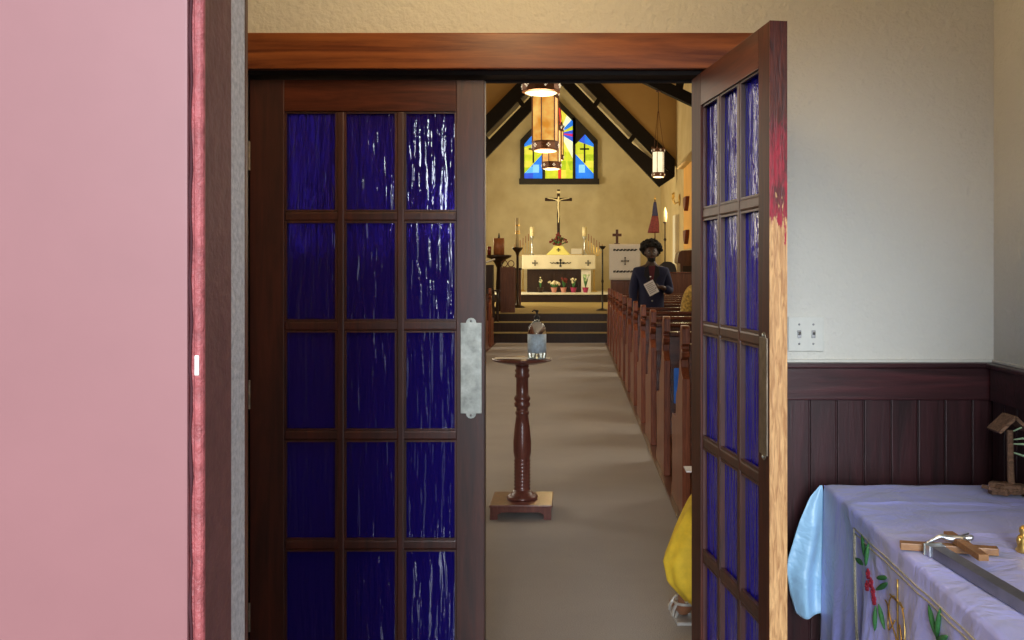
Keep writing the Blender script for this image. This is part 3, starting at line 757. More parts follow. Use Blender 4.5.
def flower(px, py, mb, r=0.012):
    c = side_px(px, py)
    for k in range(5):
        a = k*2*PI/5; q = side(c.y+r*0.8*math.cos(a), c.z+r*0.8*math.sin(a), 0.003); mb.ball(q, (0.003, r*0.55, r*0.6), 8, 6)
    mb.ball(side(c.y, c.z, 0.006), (0.003, r*0.4, r*0.4), 8, 6)
mb = MB()
for px, py in ((868, 574), (871, 583), (873, 592), (867, 586), (874, 600)): flower(px, py, mb, 0.010)
mb.build('embroidered_roses', M['rose'], cloth, True)
def leafp(mb, px, py, dy, dz):
    c = side_px(px, py); n = 8
    L = [side(c.y+dy*t, c.z+dz*t, 0.004) for t in [k/n for k in range(n+1)]]
    mb.tube(L, [0.0010+0.0055*math.sin(PI*k/n)**0.8 for k in range(n+1)], 6)
mb = MB()
for a in ((866, 560, 0.05, 0.05), (866, 566, -0.01, 0.06), (877, 578, -0.06, 0.02), (876, 590, -0.07, 0.04), (879, 604, -0.03, -0.05), (876, 606, 0.0, -0.06), (937, 640, -0.02, 0.07), (938, 640, -0.06, 0.03), (936, 636, 0.04, 0.05), (863, 565, 0.06, 0.0)): leafp(mb, *a)
mb.build('embroidered_leaves', M['leaf'], cloth, True)
mb = MB()
c = side_px(898, 606)
mb.tube([side(c.y, c.z+0.06-0.02*k, 0.004) for k in range(12)], 0.0022, 6); mb.tube([side(c.y+0.05-0.007*k, c.z+0.01, 0.004) for k in range(15)], 0.0022, 6)
for s in (1, -1): mb.tube([side(c.y+s*(0.02+0.05*math.sin(k*0.25)), c.z-0.03+0.045*math.cos(k*0.35), 0.004) for k in range(14)], 0.0018, 6)
mb.tube([side(c.y+0.10-0.012*k, c.z-0.02-0.002*k*k*0.5, 0.004) for k in range(12)], 0.0018, 6)
mb.build('embroidered_cross', M['goldm'], cloth, True)

# crucifix on the table
z = TZ+0.003
def T(px, py, zz): 
    y = (EYE-zz)*F/(py-VY); return Vector(((px-VX)/F*y, y, zz))
root = thing('crucifix', 'light wooden crucifix with silver figure lying on the lavender cloth', 'crucifix', T(945, 545, z))
a, c = T(900, 545, z+0.009), T(998, 551, z+0.009)
mb = MB(); mb.bar(a, c, 0.026, 0.016, bev=0.002); mb.build('upright', M['oak'], root)
a2, c2 = T(948, 534, z+0.026), T(984, 558, z+0.026)
mb = MB(); mb.bar(a2, c2, 0.022, 0.014, bev=0.002); mb.build('crossbar', M['oak'], root)
d = (c-a).normalized(); n_ = Vector((-d.y, d.x, 0)); b0 = a.lerp(c, 0.35)+Vector((0, 0, 0.006))
def L(u, v, w=0.0):
    u *= 0.72; v *= 0.8; return tuple(b0+d*u+n_*v+Vector((0, 0, w)))
skin_mesh('corpus', [[(*L(0.095, 0, 0.018), 0.006), (*L(0.075, 0, 0.018), 0.006), (*L(0.045, 0.0, 0.014), 0.009), (*L(0.02, 0.002, 0.020), 0.006), (*L(-0.015, 0, 0.004), 0.004), (*L(-0.025, 0, 0.0), 0.003)],
     [(*L(0.075, 0, 0.018), 0.006), (*L(0.095, 0.025, 0.020), 0.003), (*L(0.11, 0.045, 0.020), 0.0025)], [(*L(0.075, 0, 0.018), 0.006), (*L(0.092, -0.025, 0.020), 0.003), (*L(0.10, -0.045, 0.020), 0.0025)],
     [(*L(0.095, 0, 0.018), 0.006), (*L(0.108, 0.002, 0.020), 0.008), (*L(0.118, 0.002, 0.020), 0.006)]], M['silver'], root, 1, 1)
# long grey metal bar
root = thing('metal_bar', 'long dark grey square bar with silver end lying across the cloth', 'bar', T(940, 552, z))
a, c = T(938, 552, z+0.013), T(1075, 634, z+0.013)
mb = MB(); mb.bar(a, c, 0.030, 0.024, bev=0.001); mb.build('square_bar', M['tube'], root)
d2 = (c-a).normalized()
mb = MB(); mb.bar(a-d2*0.022, a-d2*0.0005, 0.038, 0.024, bev=0.001); mb.build('end_cap', M['silver'], root)
mb = MB(); mb.bar(a-d2*0.028, a-d2*0.0225, 0.042, 0.025, bev=0.001); mb.build('end_plate', M['steel'], root)

# driftwood shelter ornament
bc = T(1009, 496, TZ+0.002); 
root = thing('nativity_ornament', 'rough driftwood ornament with a little pitched roof on a post at the table back', 'ornament', bc)
mb = MB()
for k in range(7):
    a = k*0.9; L1 = 0.055+0.012*hsh(k, 1)
    mb.bar((bc.x-L1*1.2*math.cos(a), bc.y-L1*0.8*math.sin(a), bc.z+0.014+0.002*k), (bc.x+L1*0.8*math.cos(a), bc.y+L1*0.6*math.sin(a), bc.z+0.016+0.002*k), 0.030, 0.018, bev=0.004)
mb.bar((bc.x-0.075, bc.y-0.02, bc.z+0.03), (bc.x-0.02, bc.y, bc.z+0.012), 0.03, 0.010, bev=0.002)
mb.build('driftwood_base', M['driftw'], root)
mb = MB(); mb.tube([(bc.x+0.006, bc.y, bc.z+0.02), (bc.x+0.004, bc.y, bc.z+0.09), (bc.x+0.002, bc.y, bc.z+0.185)], [0.011, 0.009, 0.009], 9); mb.build('post', M['driftw'], root)
mb = MB()
rz = bc.z+0.225
mb.grid(lambda u, v: (bc.x+0.002-0.045*u, bc.y-0.04+0.08*v, rz-0.042*u), 3, 6); mb.grid(lambda u, v: (bc.x+0.002+0.045*u, bc.y-0.04+0.08*v, rz-0.042*u), 3, 6)
mb.build('roof', M['driftw'], root, False, 0.009)
mb = MB()
for k in (1, 3, 4, 6):
    zz = bc.z+0.14+0.012*k-0.03; mb.tube([(bc.x+0.012, bc.y, zz), (bc.x+0.03, bc.y-0.02, zz+0.003+0.004*(k-3)), (bc.x+0.055, bc.y-0.03, zz+0.008*(k-3)*0.5)], [0.002, 0.003, 0.001], 6)
mb.build('sprig', M['sprig'], root)
# gilded figurine at the right frame edge
gc = T(1024, 552, TZ+0.002)
mb = MB(); mb.lathe([(0.016, 0), (0.019, 0.004), (0.014, 0.012), (0.017, 0.026), (0.013, 0.036), (0.008, 0.040), (0.011, 0.046), (0.010, 0.054), (0.003, 0.060)], gc, 14); 
mb.ball((gc.x-0.012, gc.y-0.004, gc.z+0.028), (0.006, 0.006, 0.009), 8, 6)
tag(mb.build('figurine', M['goldm'], None, True), 'small gilded kneeling figurine on the cloth at the right edge', 'figurine')

# ------------------------------------------------------------------ pedestal stand and bottle
SX, SY = -0.320, 5.83
root = thing('pedestal_stand', 'turned mahogany pedestal stand with square base in the middle of the aisle', 'stand', (SX, SY, 0))
mb = MB()
for sx in (-1, 1):
    for sy in (-1, 1):
        mb.box(SX+sx*0.155-0.022, SX+sx*0.155+0.022, SY+sy*0.155-0.022, SY+sy*0.155+0.022, 0, 0.03)
mb.prism([(SX-0.176, 0.07), (SX-0.176, 0.03), (SX-0.13, 0.03), (SX-0.11, 0.042), (SX+0.11, 0.042), (SX+0.13, 0.03), (SX+0.176, 0.03), (SX+0.176, 0.07)], SY-0.176, SY+0.176)
mb.build('foot_block', M['stand'], root)
mb = MB(); mb.box(SX-0.181, SX+0.181, SY-0.181, SY+0.181, 0.070, 0.084, None, 0.004); mb.build('base_slab', M['stand'], root)
prof = [(0.092, 0.084), (0.094, 0.096), (0.080, 0.108), (0.070, 0.112), (0.066, 0.120), (0.050, 0.135)]
zz = 0.135
for k in range(9):
    prof += [(0.045, zz), (0.0505, zz+0.010), (0.045, zz+0.020)]; zz += 0.0205
prof += [(0.046, 0.325), (0.053, 0.36), (0.053, 0.42), (0.044, 0.52), (0.036, 0.58), (0.041, 0.585), (0.041, 0.60), (0.036, 0.605), (0.036, 0.625), (0.046, 0.632), (0.048, 0.65), (0.040, 0.66), (0.048, 0.672), (0.048, 0.685), (0.037, 0.70), (0.036, 0.80), (0.044, 0.806), (0.044, 0.822), (0.038, 0.83), (0.045, 0.845), (0.038, 0.855), (0.042, 0.878)]
mb = MB(); mb.lathe(prof, (SX, SY, 0), 28); mb.build('turned_post', M['stand'], root, True)
mb = MB(); mb.lathe([(0.040, 0.878), (0.09, 0.882), (0.14, 0.893), (0.172, 0.903), (0.178, 0.910), (0.176, 0.915), (0.0, 0.915)], (SX, SY, 0), 36); mb.build('round_top', M['stand'], root, True)
mb = MB(); mb.grid(lambda u, v: (SX-0.165+0.33*u, SY-0.06+0.12*v, 0.9175+0.001*math.sin(u*9)), 8, 3); tag(mb.build('paper_sheet', M['amboc'], None, False, 0.001), 'pale paper lying under the bottle on the pedestal stand', 'paper')
BX, BY, BZ = P(537, 357, 5.80).x, 5.80, 0.9195
root = thing('pump_bottle', 'clear sanitizer pump bottle with pale label on the pedestal stand', 'bottle', (BX, BY, BZ))
mb = MB(); mb.lathe([(0.050, 0), (0.055, 0.008), (0.055, 0.150), (0.052, 0.175), (0.042, 0.198), (0.026, 0.215), (0.016, 0.222), (0.016, 0.232)], (BX, BY, BZ), 28); mb.build('bottle_body', M['clear'], root, True)
mb = MB(); mb.lathe([(0.047, 0.003), (0.052, 0.009), (0.052, 0.128), (0.0, 0.129)], (BX, BY, BZ), 24); mb.build('liquid', M['gel'], root, True)
mb = MB(); mb.grid(lambda u, v: (BX+0.0562*math.cos(-PI*0.95+u*PI*0.9), BY+0.0562*math.sin(-PI*0.95+u*PI*0.9), BZ+0.035+0.11*v), 18, 2); mb.build('bottle_label', M['blabel'], root, True, 0.0005)
mb = MB(); mb.lathe([(0.018, 0.232), (0.018, 0.250), (0.008, 0.252), (0.006, 0.272), (0.010, 0.274), (0.010, 0.284), (0.004, 0.286)], (BX, BY, BZ), 16)
mb.tube([(BX, BY, BZ+0.281), (BX-0.018, BY-0.008, BZ+0.285), (BX-0.028, BY-0.012, BZ+0.276)], 0.004, 8); mb.build('pump_head', M['iron'], root, True)

# ------------------------------------------------------------------ pews
def make_pew(x0, x1, name, label, group, flip=1):
    """pew at origin in Y (back edge at Y=0), seat towards +Y"""
    root = thing(name, label, 'pew', (0, 0, 0), group)
    prof = [(0, 0), (0, 0.80), (0.045, 0.825), (0.085, 0.86), (0.085, 0.905), (0.03, 0.925), (0.02, 0.955), (0.06, 0.968), (0.06, 0.985), (0.008, 1.0), (0.012, 1.09), (0.03, 1.105), (0.10, 1.105), (0.135, 1.07), (0.145, 0.95), (0.19, 0.82), (0.28, 0.72), (0.35, 0.68), (0.375, 0.64), (0.37, 0.57), (0.40, 0.53), (0.60, 0.52), (0.64, 0.48), (0.63, 0.40), (0.60, 0.30), (0.61, 0.10), (0.65, 0.05), (0.65, 0)]
    for xa in (x0, x1-0.046):
        mb = MB(); mb.prism(prof, xa, xa+0.046, 'X'); mb.build('pew_end', M['pew'], root, bevel=0.004)
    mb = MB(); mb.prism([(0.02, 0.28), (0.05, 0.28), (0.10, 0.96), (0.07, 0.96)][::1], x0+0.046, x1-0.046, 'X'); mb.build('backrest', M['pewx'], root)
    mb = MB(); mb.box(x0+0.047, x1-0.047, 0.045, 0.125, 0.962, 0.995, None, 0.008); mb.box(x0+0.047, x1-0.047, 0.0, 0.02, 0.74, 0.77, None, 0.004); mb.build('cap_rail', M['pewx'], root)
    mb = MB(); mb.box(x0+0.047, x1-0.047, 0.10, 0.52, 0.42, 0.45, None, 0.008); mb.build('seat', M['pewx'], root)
    mb = MB(); mb.box(x0+0.047, x1-0.047, 0.0, 0.018, 0.62, 0.64); mb.prism([(-0.06, 0.60), (0.0, 0.60), (0.0, 0.72), (-0.008, 0.72), (-0.012, 0.615), (-0.05, 0.615), (-0.052, 0.66), (-0.06, 0.66)], x0+0.25, x1-0.25, 'X')
    mb.build('book_rack', M['pewx'], root)
    return root
ordn = ['nearest', 'second', 'third', 'fourth', 'fifth', 'sixth', 'seventh', 'eighth', 'ninth', 'tenth', 'eleventh', 'twelfth']
proto = make_pew(0.61, 2.72, 'church_pew', 'x', 'pews right of the aisle')
for k in range(12):
    loc = (0, 5.62+1.185*k, 0.015)
    lab = 'glossy mahogany pew right of the aisle, %s' % ('nearest to the doorway' if k == 0 else 'farthest, by the chancel steps' if k == 11 else ordn[k]+' back from the doorway')
    if k == 0: proto.location = loc; proto['label'] = lab
    else: dup(proto, loc, lab)
protoL = make_pew(-3.7, -1.62, 'church_pew', 'x', 'pews left of the aisle')
for k in range(4):
    loc = (0, 15.1+1.185*k, 0.015)
    lab = 'mahogany pew left of the aisle, %s' % ('hidden most behind the closed door' if k == 0 else 'second behind the closed door' if k == 1 else 'second from the chancel steps' if k == 2 else 'next to the chancel steps')
    if k == 0: protoL.location = loc; protoL['label'] = lab
    else: dup(protoL, loc, lab)
mb = MB(); mb.box(0.585, 2.76, 5.3, 19.6, 0.0, 0.015, None, 0.003); struct(mb.build('trim_25', M['brownw']), 'thin wooden platform under the right pews', 'trim')
mb = MB(); mb.box(-3.8, -1.60, 5.3, 19.6, 0.0, 0.015, None, 0.003); struct(mb.build('trim_26', M['brownw']), 'thin wooden platform under the left pews', 'trim')
# blue folder hung on a pew back
mb = MB(); mb.box(0.678, 0.80, 6.772, 6.802, 0.52, 0.765, None, 0.008)
tag(mb.build('blue_folder', M['bluebag']), 'bright blue folder hung on the back of the second right pew', 'folder')

# ------------------------------------------------------------------ lanterns
def make_lantern(scale_h=1.0, glass='amber'):
    root = thing('lantern', 'x', 'lantern', (0, 0, 0), 'hanging church lanterns')
    R = 0.132; H = 0.44
    mb = MB(); mb.lathe([(R, 0.10), (R, 0.10+H)], (0, 0, 0), 6, rot=PI/12); mb.build('glass_shade', M[glass], root)
    mb = MB()
    for k in range(6):
        a = PI/12+k*PI/3; x, y = (R+0.003)*math.cos(a), (R+0.003)*math.sin(a); mb.tube([(x, y, 0.08), (x, y, 0.12+H)], 0.008, 6)
    mb.build('rib_frame', M['bronze'], root)
    def band(z0, z1, nm):
        mb = MB(); mb.lathe([(R-0.01, z0), (R+0.012, z0+0.005), (R+0.008, z0+0.02), (R+0.008, z1-0.02), (R+0.014, z1-0.006), (R-0.01, z1)], (0, 0, 0), 12, rot=PI/12); bo = mb.build(nm, M['bronze'], root)
        for k in range(6):
            mb = MB(); a = PI/12+PI/6+k*PI/3; n = Vector((math.cos(a), math.sin(a), 0)); t = Vector((-n.y, n.x, 0)); c = n*(R+0.010)+Vector((0, 0, (z0+z1)/2))
            for (u, v) in ((0.014, 0), (-0.014, 0), (0, 0.014), (0, -0.014)): mb.ball(c+t*u+Vector((0, 0, v)), 0.0075, 6, 5)
            mb.build('cross_piercing', M['pearl'], bo)
    band(0.0, 0.10, 'lower_band'); band(0.10+H, 0.18+H, 'upper_band')
    mb = MB(); mb.lathe([(0.02, -0.012), (R-0.03, -0.008), (R-0.012, 0.0), (R-0.012, 0.006)], (0, 0, 0), 24); mb.build('bottom_lens', M['milk'], root, True)
    for k in range(6):
        mb = MB(); a = PI/12+k*PI/3; mb.lathe([(0.010, 0), (0.014, 0.02), (0.004, 0.05)], ((R+0.012)*math.cos(a), (R+0.012)*math.sin(a), 0.18+H), 6)
        mb.build('crown_point', M['bronze'], root)
    zc = 1.42
    mb = MB()
    for k in range(3):
        a = PI/12+k*2*PI/3; mb.tube([(0.125*math.cos(a), 0.125*math.sin(a), 0.19+H), (0.012*math.cos(a), 0.012*math.sin(a), zc)], 0.006, 6)
    mb.lathe([(0.008, zc-0.02), (0.022, zc), (0.008, zc+0.03)], (0, 0, 0), 8); mb.build('chain', M['bronze'], root)
    return root
lan = make_lantern()
def rod(root, top):
    zc = 1.44; off = root.location
    mb = MB(); mb.tube([(off.x, off.y, off.z+zc), (off.x, off.y, top-0.02)], 0.007, 6); mb.build('rod', M['iron'], root)
    mb = MB(); mb.lathe([(0.05, top-0.03), (0.06, top-0.012), (0.03, top)], (off.x, off.y, 0), 12); mb.build('ceiling_canopy', M['bronze'], root)
spots = [(P(541, 93, 7.2), 'amber lantern nearest the doorway, only its bottom ring and lens in view'),
         (P(545.3, 151, 10.0), 'large lit amber lantern hanging over the aisle before the stained window'),
         (P(551.5, 169, 13.8), 'smaller lit amber lantern hanging low behind the large one'),
         (P(556.5, 160, 18.6), 'farthest amber lantern over the aisle, half hidden by the larger ones'),
         (P(658.3, 177, 21.5), 'bright white lantern hanging from a beam at the right')]
import copy
lans = []
for i, (p, lab) in enumerate(spots):
    if i == 0: r = lan; r.location = p; r['label'] = lab
    else: r = dup(lan, p, lab)
    lans.append(r)
for i, r in enumerate(lans):
    x = r.location.x
    top = 7.9-0.44*abs(x+0.52) if i < 4 else 5.41
    rod(r, top)
for ch in lans[4].children:
    if ch.name.startswith('glass_shade'):
        ch.data = ch.data.copy(); ch.data.materials.clear(); ch.data.materials.append(M['milk'])
for r in lans:
    lamp('lantern_light', 'POINT', (r.location.x, r.location.y, r.location.z-0.12), 14, (1, 0.68, 0.32), 0.12)

# ------------------------------------------------------------------ altar and its things
AY = 29.6; AZ = 0.82
root = thing('altar', 'dark wooden altar under a white frontal cloth on the platform', 'altar', (P(558.5, 290, AY).x, AY+0.4, AZ))
xl, xr = P(527, 0, AY).x, P(591, 0, AY).x
atop = P(0, 255, AY).z
mb = MB(); mb.box(xl, xr-0.3, AY+0.05, AY+0.75, AZ, atop-0.02); 
for k in range(4): mb.box(xl+0.08+k*0.37, xl+0.38+k*0.37, AY+0.03, AY+0.05, AZ+0.08, AZ+0.55, None, 0.006)
mb.build('altar_body', M['altarw'], root)
mb = MB(); mb.box(xr-0.29, xr, AY+0.05, AY+0.75, AZ, atop-0.02, None, 0.01); mb.build('white_pier', M['whitep'], root)
cl0, cl1 = P(522, 0, AY).x, P(596, 0, AY).x
def acl(u, v):
    x = cl0+(cl1-cl0)*u
    if v < 0.5:
        return (x, AY+0.8-(0.82)*(v/0.5), atop)
    t = (v-0.5)/0.5; return (x, AY-0.02-0.02*t+0.010*t*math.sin(u*31), atop-0.43*t)
frontal = thing('altar_cloth', 'white linen altar cloth with black crosses hanging over the altar front', 'cloth', (cl0, AY, atop))
mb = MB(); mb.grid(acl, 60, 16); mb.build('linen', M['white'], frontal, True, 0.006)
mb = MB()
def crs(cx, cz, r, y, w=0.018, t=0.012):
    mb.box(cx-w/2, cx+w/2, y-t, y, cz-r, cz+r); mb.box(cx-r, cx+r, y-t, y, cz-w/2, cz+w/2)
    for (a, c) in ((1, 0), (-1, 0), (0, 1), (0, -1)): mb.box(cx+a*r*0.8-w, cx+a*r*0.8+w, y-t*1.2, y, cz+c*r*0.8-w, cz+c*r*0.8+w)
yc = AY-0.045
cz = P(0, 263, AY).z
crs(P(535, 0, AY).x, cz, 0.08, yc); crs(P(588, 0, AY).x, cz, 0.08, yc); crs(P(560.5, 0, AY).x, cz, 0.11, yc, 0.03)
for s in (1, -1):
    for k in range(8): 
        x = P(560.5, 0, AY).x+s*(0.09+k*0.03); mb.ball((x, yc, cz+0.01*math.sin(k*2)), (0.022, 0.008, 0.014), 6, 4)
mb.build('embroidery', M['black'], frontal)
# yellow veil (tabernacle)
yb = AY+0.35
root = thing('tabernacle_veil', 'small yellow silk veil with a cross on top of the altar', 'veil', (P(559, 0, yb).x, yb, atop))
a = [(P(px, 0, yb).x, P(0, py, yb).z) for px, py in ((546, 254.2), (571, 254.2), (565, 249), (563.5, 246), (554.5, 246), (552.5, 249))]
a[0] = (a[0][0], atop+0.005); a[1] = (a[1][0], atop+0.005)
mb = MB(); mb.prism(a, yb-0.15, yb+0.15); mb.build('veil', M['yelc'], root, bevel=0.02)
mb = MB(); crs(P(558.5, 0, yb).x, P(0, 250, yb).z, 0.05, yb-0.152, 0.014); mb.build('cross_mark', M['black'], root)
vt = P(0, 246, yb).z
# altar crucifix
root = thing('altar_crucifix', 'tall dark standing crucifix with pale figure behind the altar flowers', 'crucifix', (P(558.5, 0, yb+0.3).x, yb+0.3, atop))
cx, cy = P(558.5, 0, yb+0.3).x, yb+0.3
ztop = P(0, 189.5, cy).z; zb_ = P(0, 199.5, cy).z
mb = MB(); mb.box(cx-0.045, cx+0.045, cy-0.025, cy+0.025, atop+0.06, ztop, None, 0.008); mb.box(cx-0.42, cx+0.42, cy-0.027, cy+0.023, zb_-0.05, zb_+0.05, None, 0.008)
mb.box(cx-0.16, cx+0.16, cy-0.12, cy+0.12, atop+0.005, atop+0.06, None, 0.01); mb.build('cross_beams', M['altarw'], root)
y_ = cy-0.055
skin_mesh('corpus', [[(cx, y_, zb_-0.12, 0.03, 0.025), (cx, y_, zb_-0.04, 0.036, 0.025), (cx, y_-0.01, zb_+0.02, 0.02), (cx+0.01, y_-0.02, zb_+0.06, 0.04), (cx+0.01, y_-0.02, zb_+0.10, 0.03)],
   [(cx, y_, zb_-0.12, 0.03, 0.025), (cx, y_, zb_-0.28, 0.034, 0.028), (cx+0.02, y_-0.03, zb_-0.46, 0.024), (cx, y_, zb_-0.66, 0.02), (cx, y_-0.02, zb_-0.72, 0.016)],
   [(cx, y_, zb_-0.04, 0.036, 0.025), (cx-0.14, y_, zb_+0.01, 0.015), (cx-0.34, y_+0.01, zb_+0.04, 0.011)],
   [(cx, y_, zb_-0.04, 0.036, 0.025), (cx+0.14, y_, zb_+0.01, 0.015), (cx+0.34, y_+0.01, zb_+0.04, 0.011)]], M['wax'], root, 1, 0)
mb = MB(); mb.box(cx-0.06, cx+0.06, cy-0.035, cy-0.026, ztop-0.12, ztop-0.05); mb.build('title_plate', M['wax'], root)
# red flower arrangement
root = thing('flower_arrangement', 'dark red flower arrangement at the foot of the altar crucifix', 'flowers', (cx, yb+0.02, vt))
mb = MB(); mb.lathe([(0.05, 0), (0.07, 0.03), (0.06, 0.08)], (cx, yb+0.02, vt+0.003), 12); mb.build('vase', M['redbr'], root)
mbf = MB(); mbl = MB(); r3 = random.Random(5)
for k in range(54):
    a = r3.random()*2*PI; rr = r3.random()*0.27; hh = 0.06+r3.random()*0.38*(1-rr/0.35)
    p = (cx+rr*math.cos(a), yb+0.02+rr*0.4*math.sin(a), vt+hh)
    if k % 3: mbf.ball(p, 0.028+0.014*r3.random(), 7, 5)
    else: mbl.tube([(cx, yb+0.02, vt+0.07), (p[0]*0.5+cx*0.5, p[1], p[2]*0.6+vt*0.4), (p[0]+0.04*math.cos(a), p[1], p[2]+0.03)], [0.008, 0.02, 0.003], 6)
mbf.build('blossoms', M['flowerr'], root); mbl.build('leaves', M['leaf'], root)
# candlesticks
def candlestick(px, label):
    y = AY+0.3; x = P(px, 0, y).x; z0 = atop+0.003; zt = P(0, 227, y).z; zc = P(0, 236.5, y).z
    root = thing('candlestick', label, 'candlestick', (x, y, z0), 'altar candlesticks'); h = zc-z0
    mb = MB(); mb.lathe([(0.085, 0), (0.085, 0.012), (0.05, 0.03), (0.02, 0.06), (0.03, 0.09), (0.016, 0.12), (0.022, h*0.6), (0.014, h*0.75), (0.05, h*0.92), (0.075, h)], (x, y, z0), 14); mb.build('holder', M['silver'], root, True)
    mb = MB(); mb.lathe([(0.068, 0), (0.068, zt-zc), (0.03, zt-zc-0.006), (0.02, zt-zc-0.006)], (x, y, zc+0.002), 16); c_ = mb.build('candle', M['wax'], root, True)
    mb = MB(); mb.tube([(x, y, zt-0.004), (x+0.004, y, zt+0.02)], 0.004, 5); mb.build('wick', M['black'], c_)
candlestick(532, 'ivory pillar candle on silver stick at the left of the altar')
candlestick(584.5, 'ivory pillar candle on silver stick at the right of the altar')
def candelabra(px, label, s):
    y = AY+0.95; x = P(px, 0, y).x; root = thing('candelabra', label, 'candelabra', (x, y, AZ), 'branched candelabras behind the altar')
    zt = P(0, 247, y).z
    mb = MB(); mb.lathe([(0.10, 0), (0.10, 0.02), (0.02, 0.06), (0.014, zt-AZ-0.3)], (x, y, AZ), 10); mb.tube([(x, y, zt-0.32), (x, y, zt)], 0.014, 6); mb.build('stem', M['goldm'], root)
    for k in range(7):
        off = (k-3)*0.085; zz = zt+0.05-s*off*0.75
        mb = MB(); mb.tube([(x, y, zt-0.28), (x+off*0.6, y, zt-0.26), (x+off, y, zt-0.1), (x+off, y, zz)], 0.009, 6); mb.lathe([(0.012, 0), (0.026, 0.012)], (x+off, y, zz), 8); b_ = mb.build('branch', M['goldm'], root)
        mb = MB(); mb.lathe([(0.012, 0), (0.012, 0.20), (0.003, 0.225)], (x+off, y, zz+0.013), 8); mb.build('taper', M['waxb'], b_)
candelabra(523, 'seven branched brass candelabra left behind the altar', -1)
candelabra(594, 'seven branched brass candelabra right behind the altar', 1)
# missal stand
y = AY+0.2; x = P(576.5, 0, y).x
root = thing('book_stand', 'small gold book stand with open book on the altar right side', 'book stand', (x, y, atop))
mb = MB(); mb.box(x-0.15, x+0.15, y-0.08, y+0.12, atop+0.004, atop+0.02); mb.prism([(y-0.08, atop+0.02), (y+0.12, atop+0.16), (y+0.12, atop+0.02)], x-0.14, x-0.12, 'X'); mb.prism([(y-0.08, atop+0.02), (y+0.12, atop+0.16), (y+0.12, atop+0.02)], x+0.12, x+0.14, 'X'); mb.build('stand_frame', M['goldm'], root)
mb = MB(); mb.prism([(y-0.09, atop+0.025), (y+0.12, atop+0.172), (y+0.105, atop+0.20), (y-0.105, atop+0.05)], x-0.16, x+0.16, 'X'); mb.build('open_book', M['amboc'], root)
# potted flowers before the altar
def potted(px, label, mpot, mfl, hh, n, seed, sp=0.10):
    y = AY-0.5; x = P(px, 0, y).x; root = thing('potted_flowers', label, 'flowers', (x, y, AZ), 'potted flowers before the altar'); rr = random.Random(seed)
    mb = MB(); mb.lathe([(0.06, 0), (0.09, 0.13), (0.1, 0.15), (0.085, 0.15), (0.02, 0.13)], (x, y, AZ+0.001), 14); mb.build('pot', mpot, root)
    mbl = MB(); mbf = MB()
    for k in range(n):
        a = rr.random()*6.28; q = (x+sp*rr.random()*math.cos(a), y+sp*math.sin(a)*rr.random(), AZ+0.16+hh*(0.5+0.5*rr.random()))
        mbl.tube([(x, y, AZ+0.13), ((x+q[0])/2, (y+q[1])/2, (AZ+0.13+q[2])/2), q], [0.006, 0.016, 0.004], 5)
        mbf.ball(q, 0.022+0.02*rr.random(), 7, 5)
    mbl.build('leaves', M['leaf'], root); mbf.build('blossoms', mfl, root)
potted(540.5, 'slim green plant with few blooms, leftmost before the altar', M['altarw'], M['flower'], 0.30, 7, 1, 0.05)
potted(554, 'pink pot of round cream flowers before the altar', M['pot'], M['flower'], 0.16, 26, 2, 0.17)
potted(563.5, 'plain pink terracotta pot of dark plant before the altar', M['pot'], M['flowerr'], 0.26, 12, 3, 0.10)
potted(573.5, 'magenta wrapped pot with pale blooms before the altar', M['potr'], M['flower'], 0.26, 10, 4, 0.09)
potted(585.5, 'magenta wrapped tall leafy plant before the white pier', M['potr'], M['sprig'], 0.36, 14, 5, 0.10)

# ------------------------------------------------------------------ chancel left
CZ = 0.57
Y = 20.75
x0, x1 = P(500.5, 0, Y).x, P(515, 0, Y).x; zt = P(0, 267, Y).z
root = thing('rail_panel', 'dark brown panelled chancel rail end with two rings on top', 'rail', ((x0+x1)/2, Y, CZ))
mb = MB(); mb.box(x0, x1, Y-0.03, Y+0.03, CZ+0.001, zt, None, 0.006); 
for k in range(3): mb.box(x0+0.03+k*0.095, x0+0.10+k*0.095, Y-0.036, Y-0.03, CZ+0.1, zt-0.12, None, 0.003)
mb.build('panel', M['brownw'], root)
for c_ in (0.27, 0.73):
    mb = MB(); cx_ = x0+(x1-x0)*c_; mb.tube([(cx_+0.062*math.cos(a), Y, zt+0.07+0.066*math.sin(a)) for a in [k*PI/10 for k in range(20)]], 0.011, 6, closed=True); mb.build('ring', M['brownw'], root)
Y = 24.8; x0, x1 = P(514.5, 0, Y).x, P(521, 0, Y).x; zt = P(0, 270, Y).z
root = thing('rail_panel', 'narrower paler chancel panel behind the ringed rail end', 'rail', ((x0+x1)/2, Y, CZ))
mb = MB(); mb.box(x0, x1, Y-0.03, Y+0.03, CZ+0.001, zt, None, 0.01); mb.build('panel', M['brownw'], root)
mb = MB(); mb.box(x0-0.02, x1+0.02, Y-0.05, Y+0.05, zt, zt+0.05, None, 0.01); mb.build('cap', M['altarw'], root)
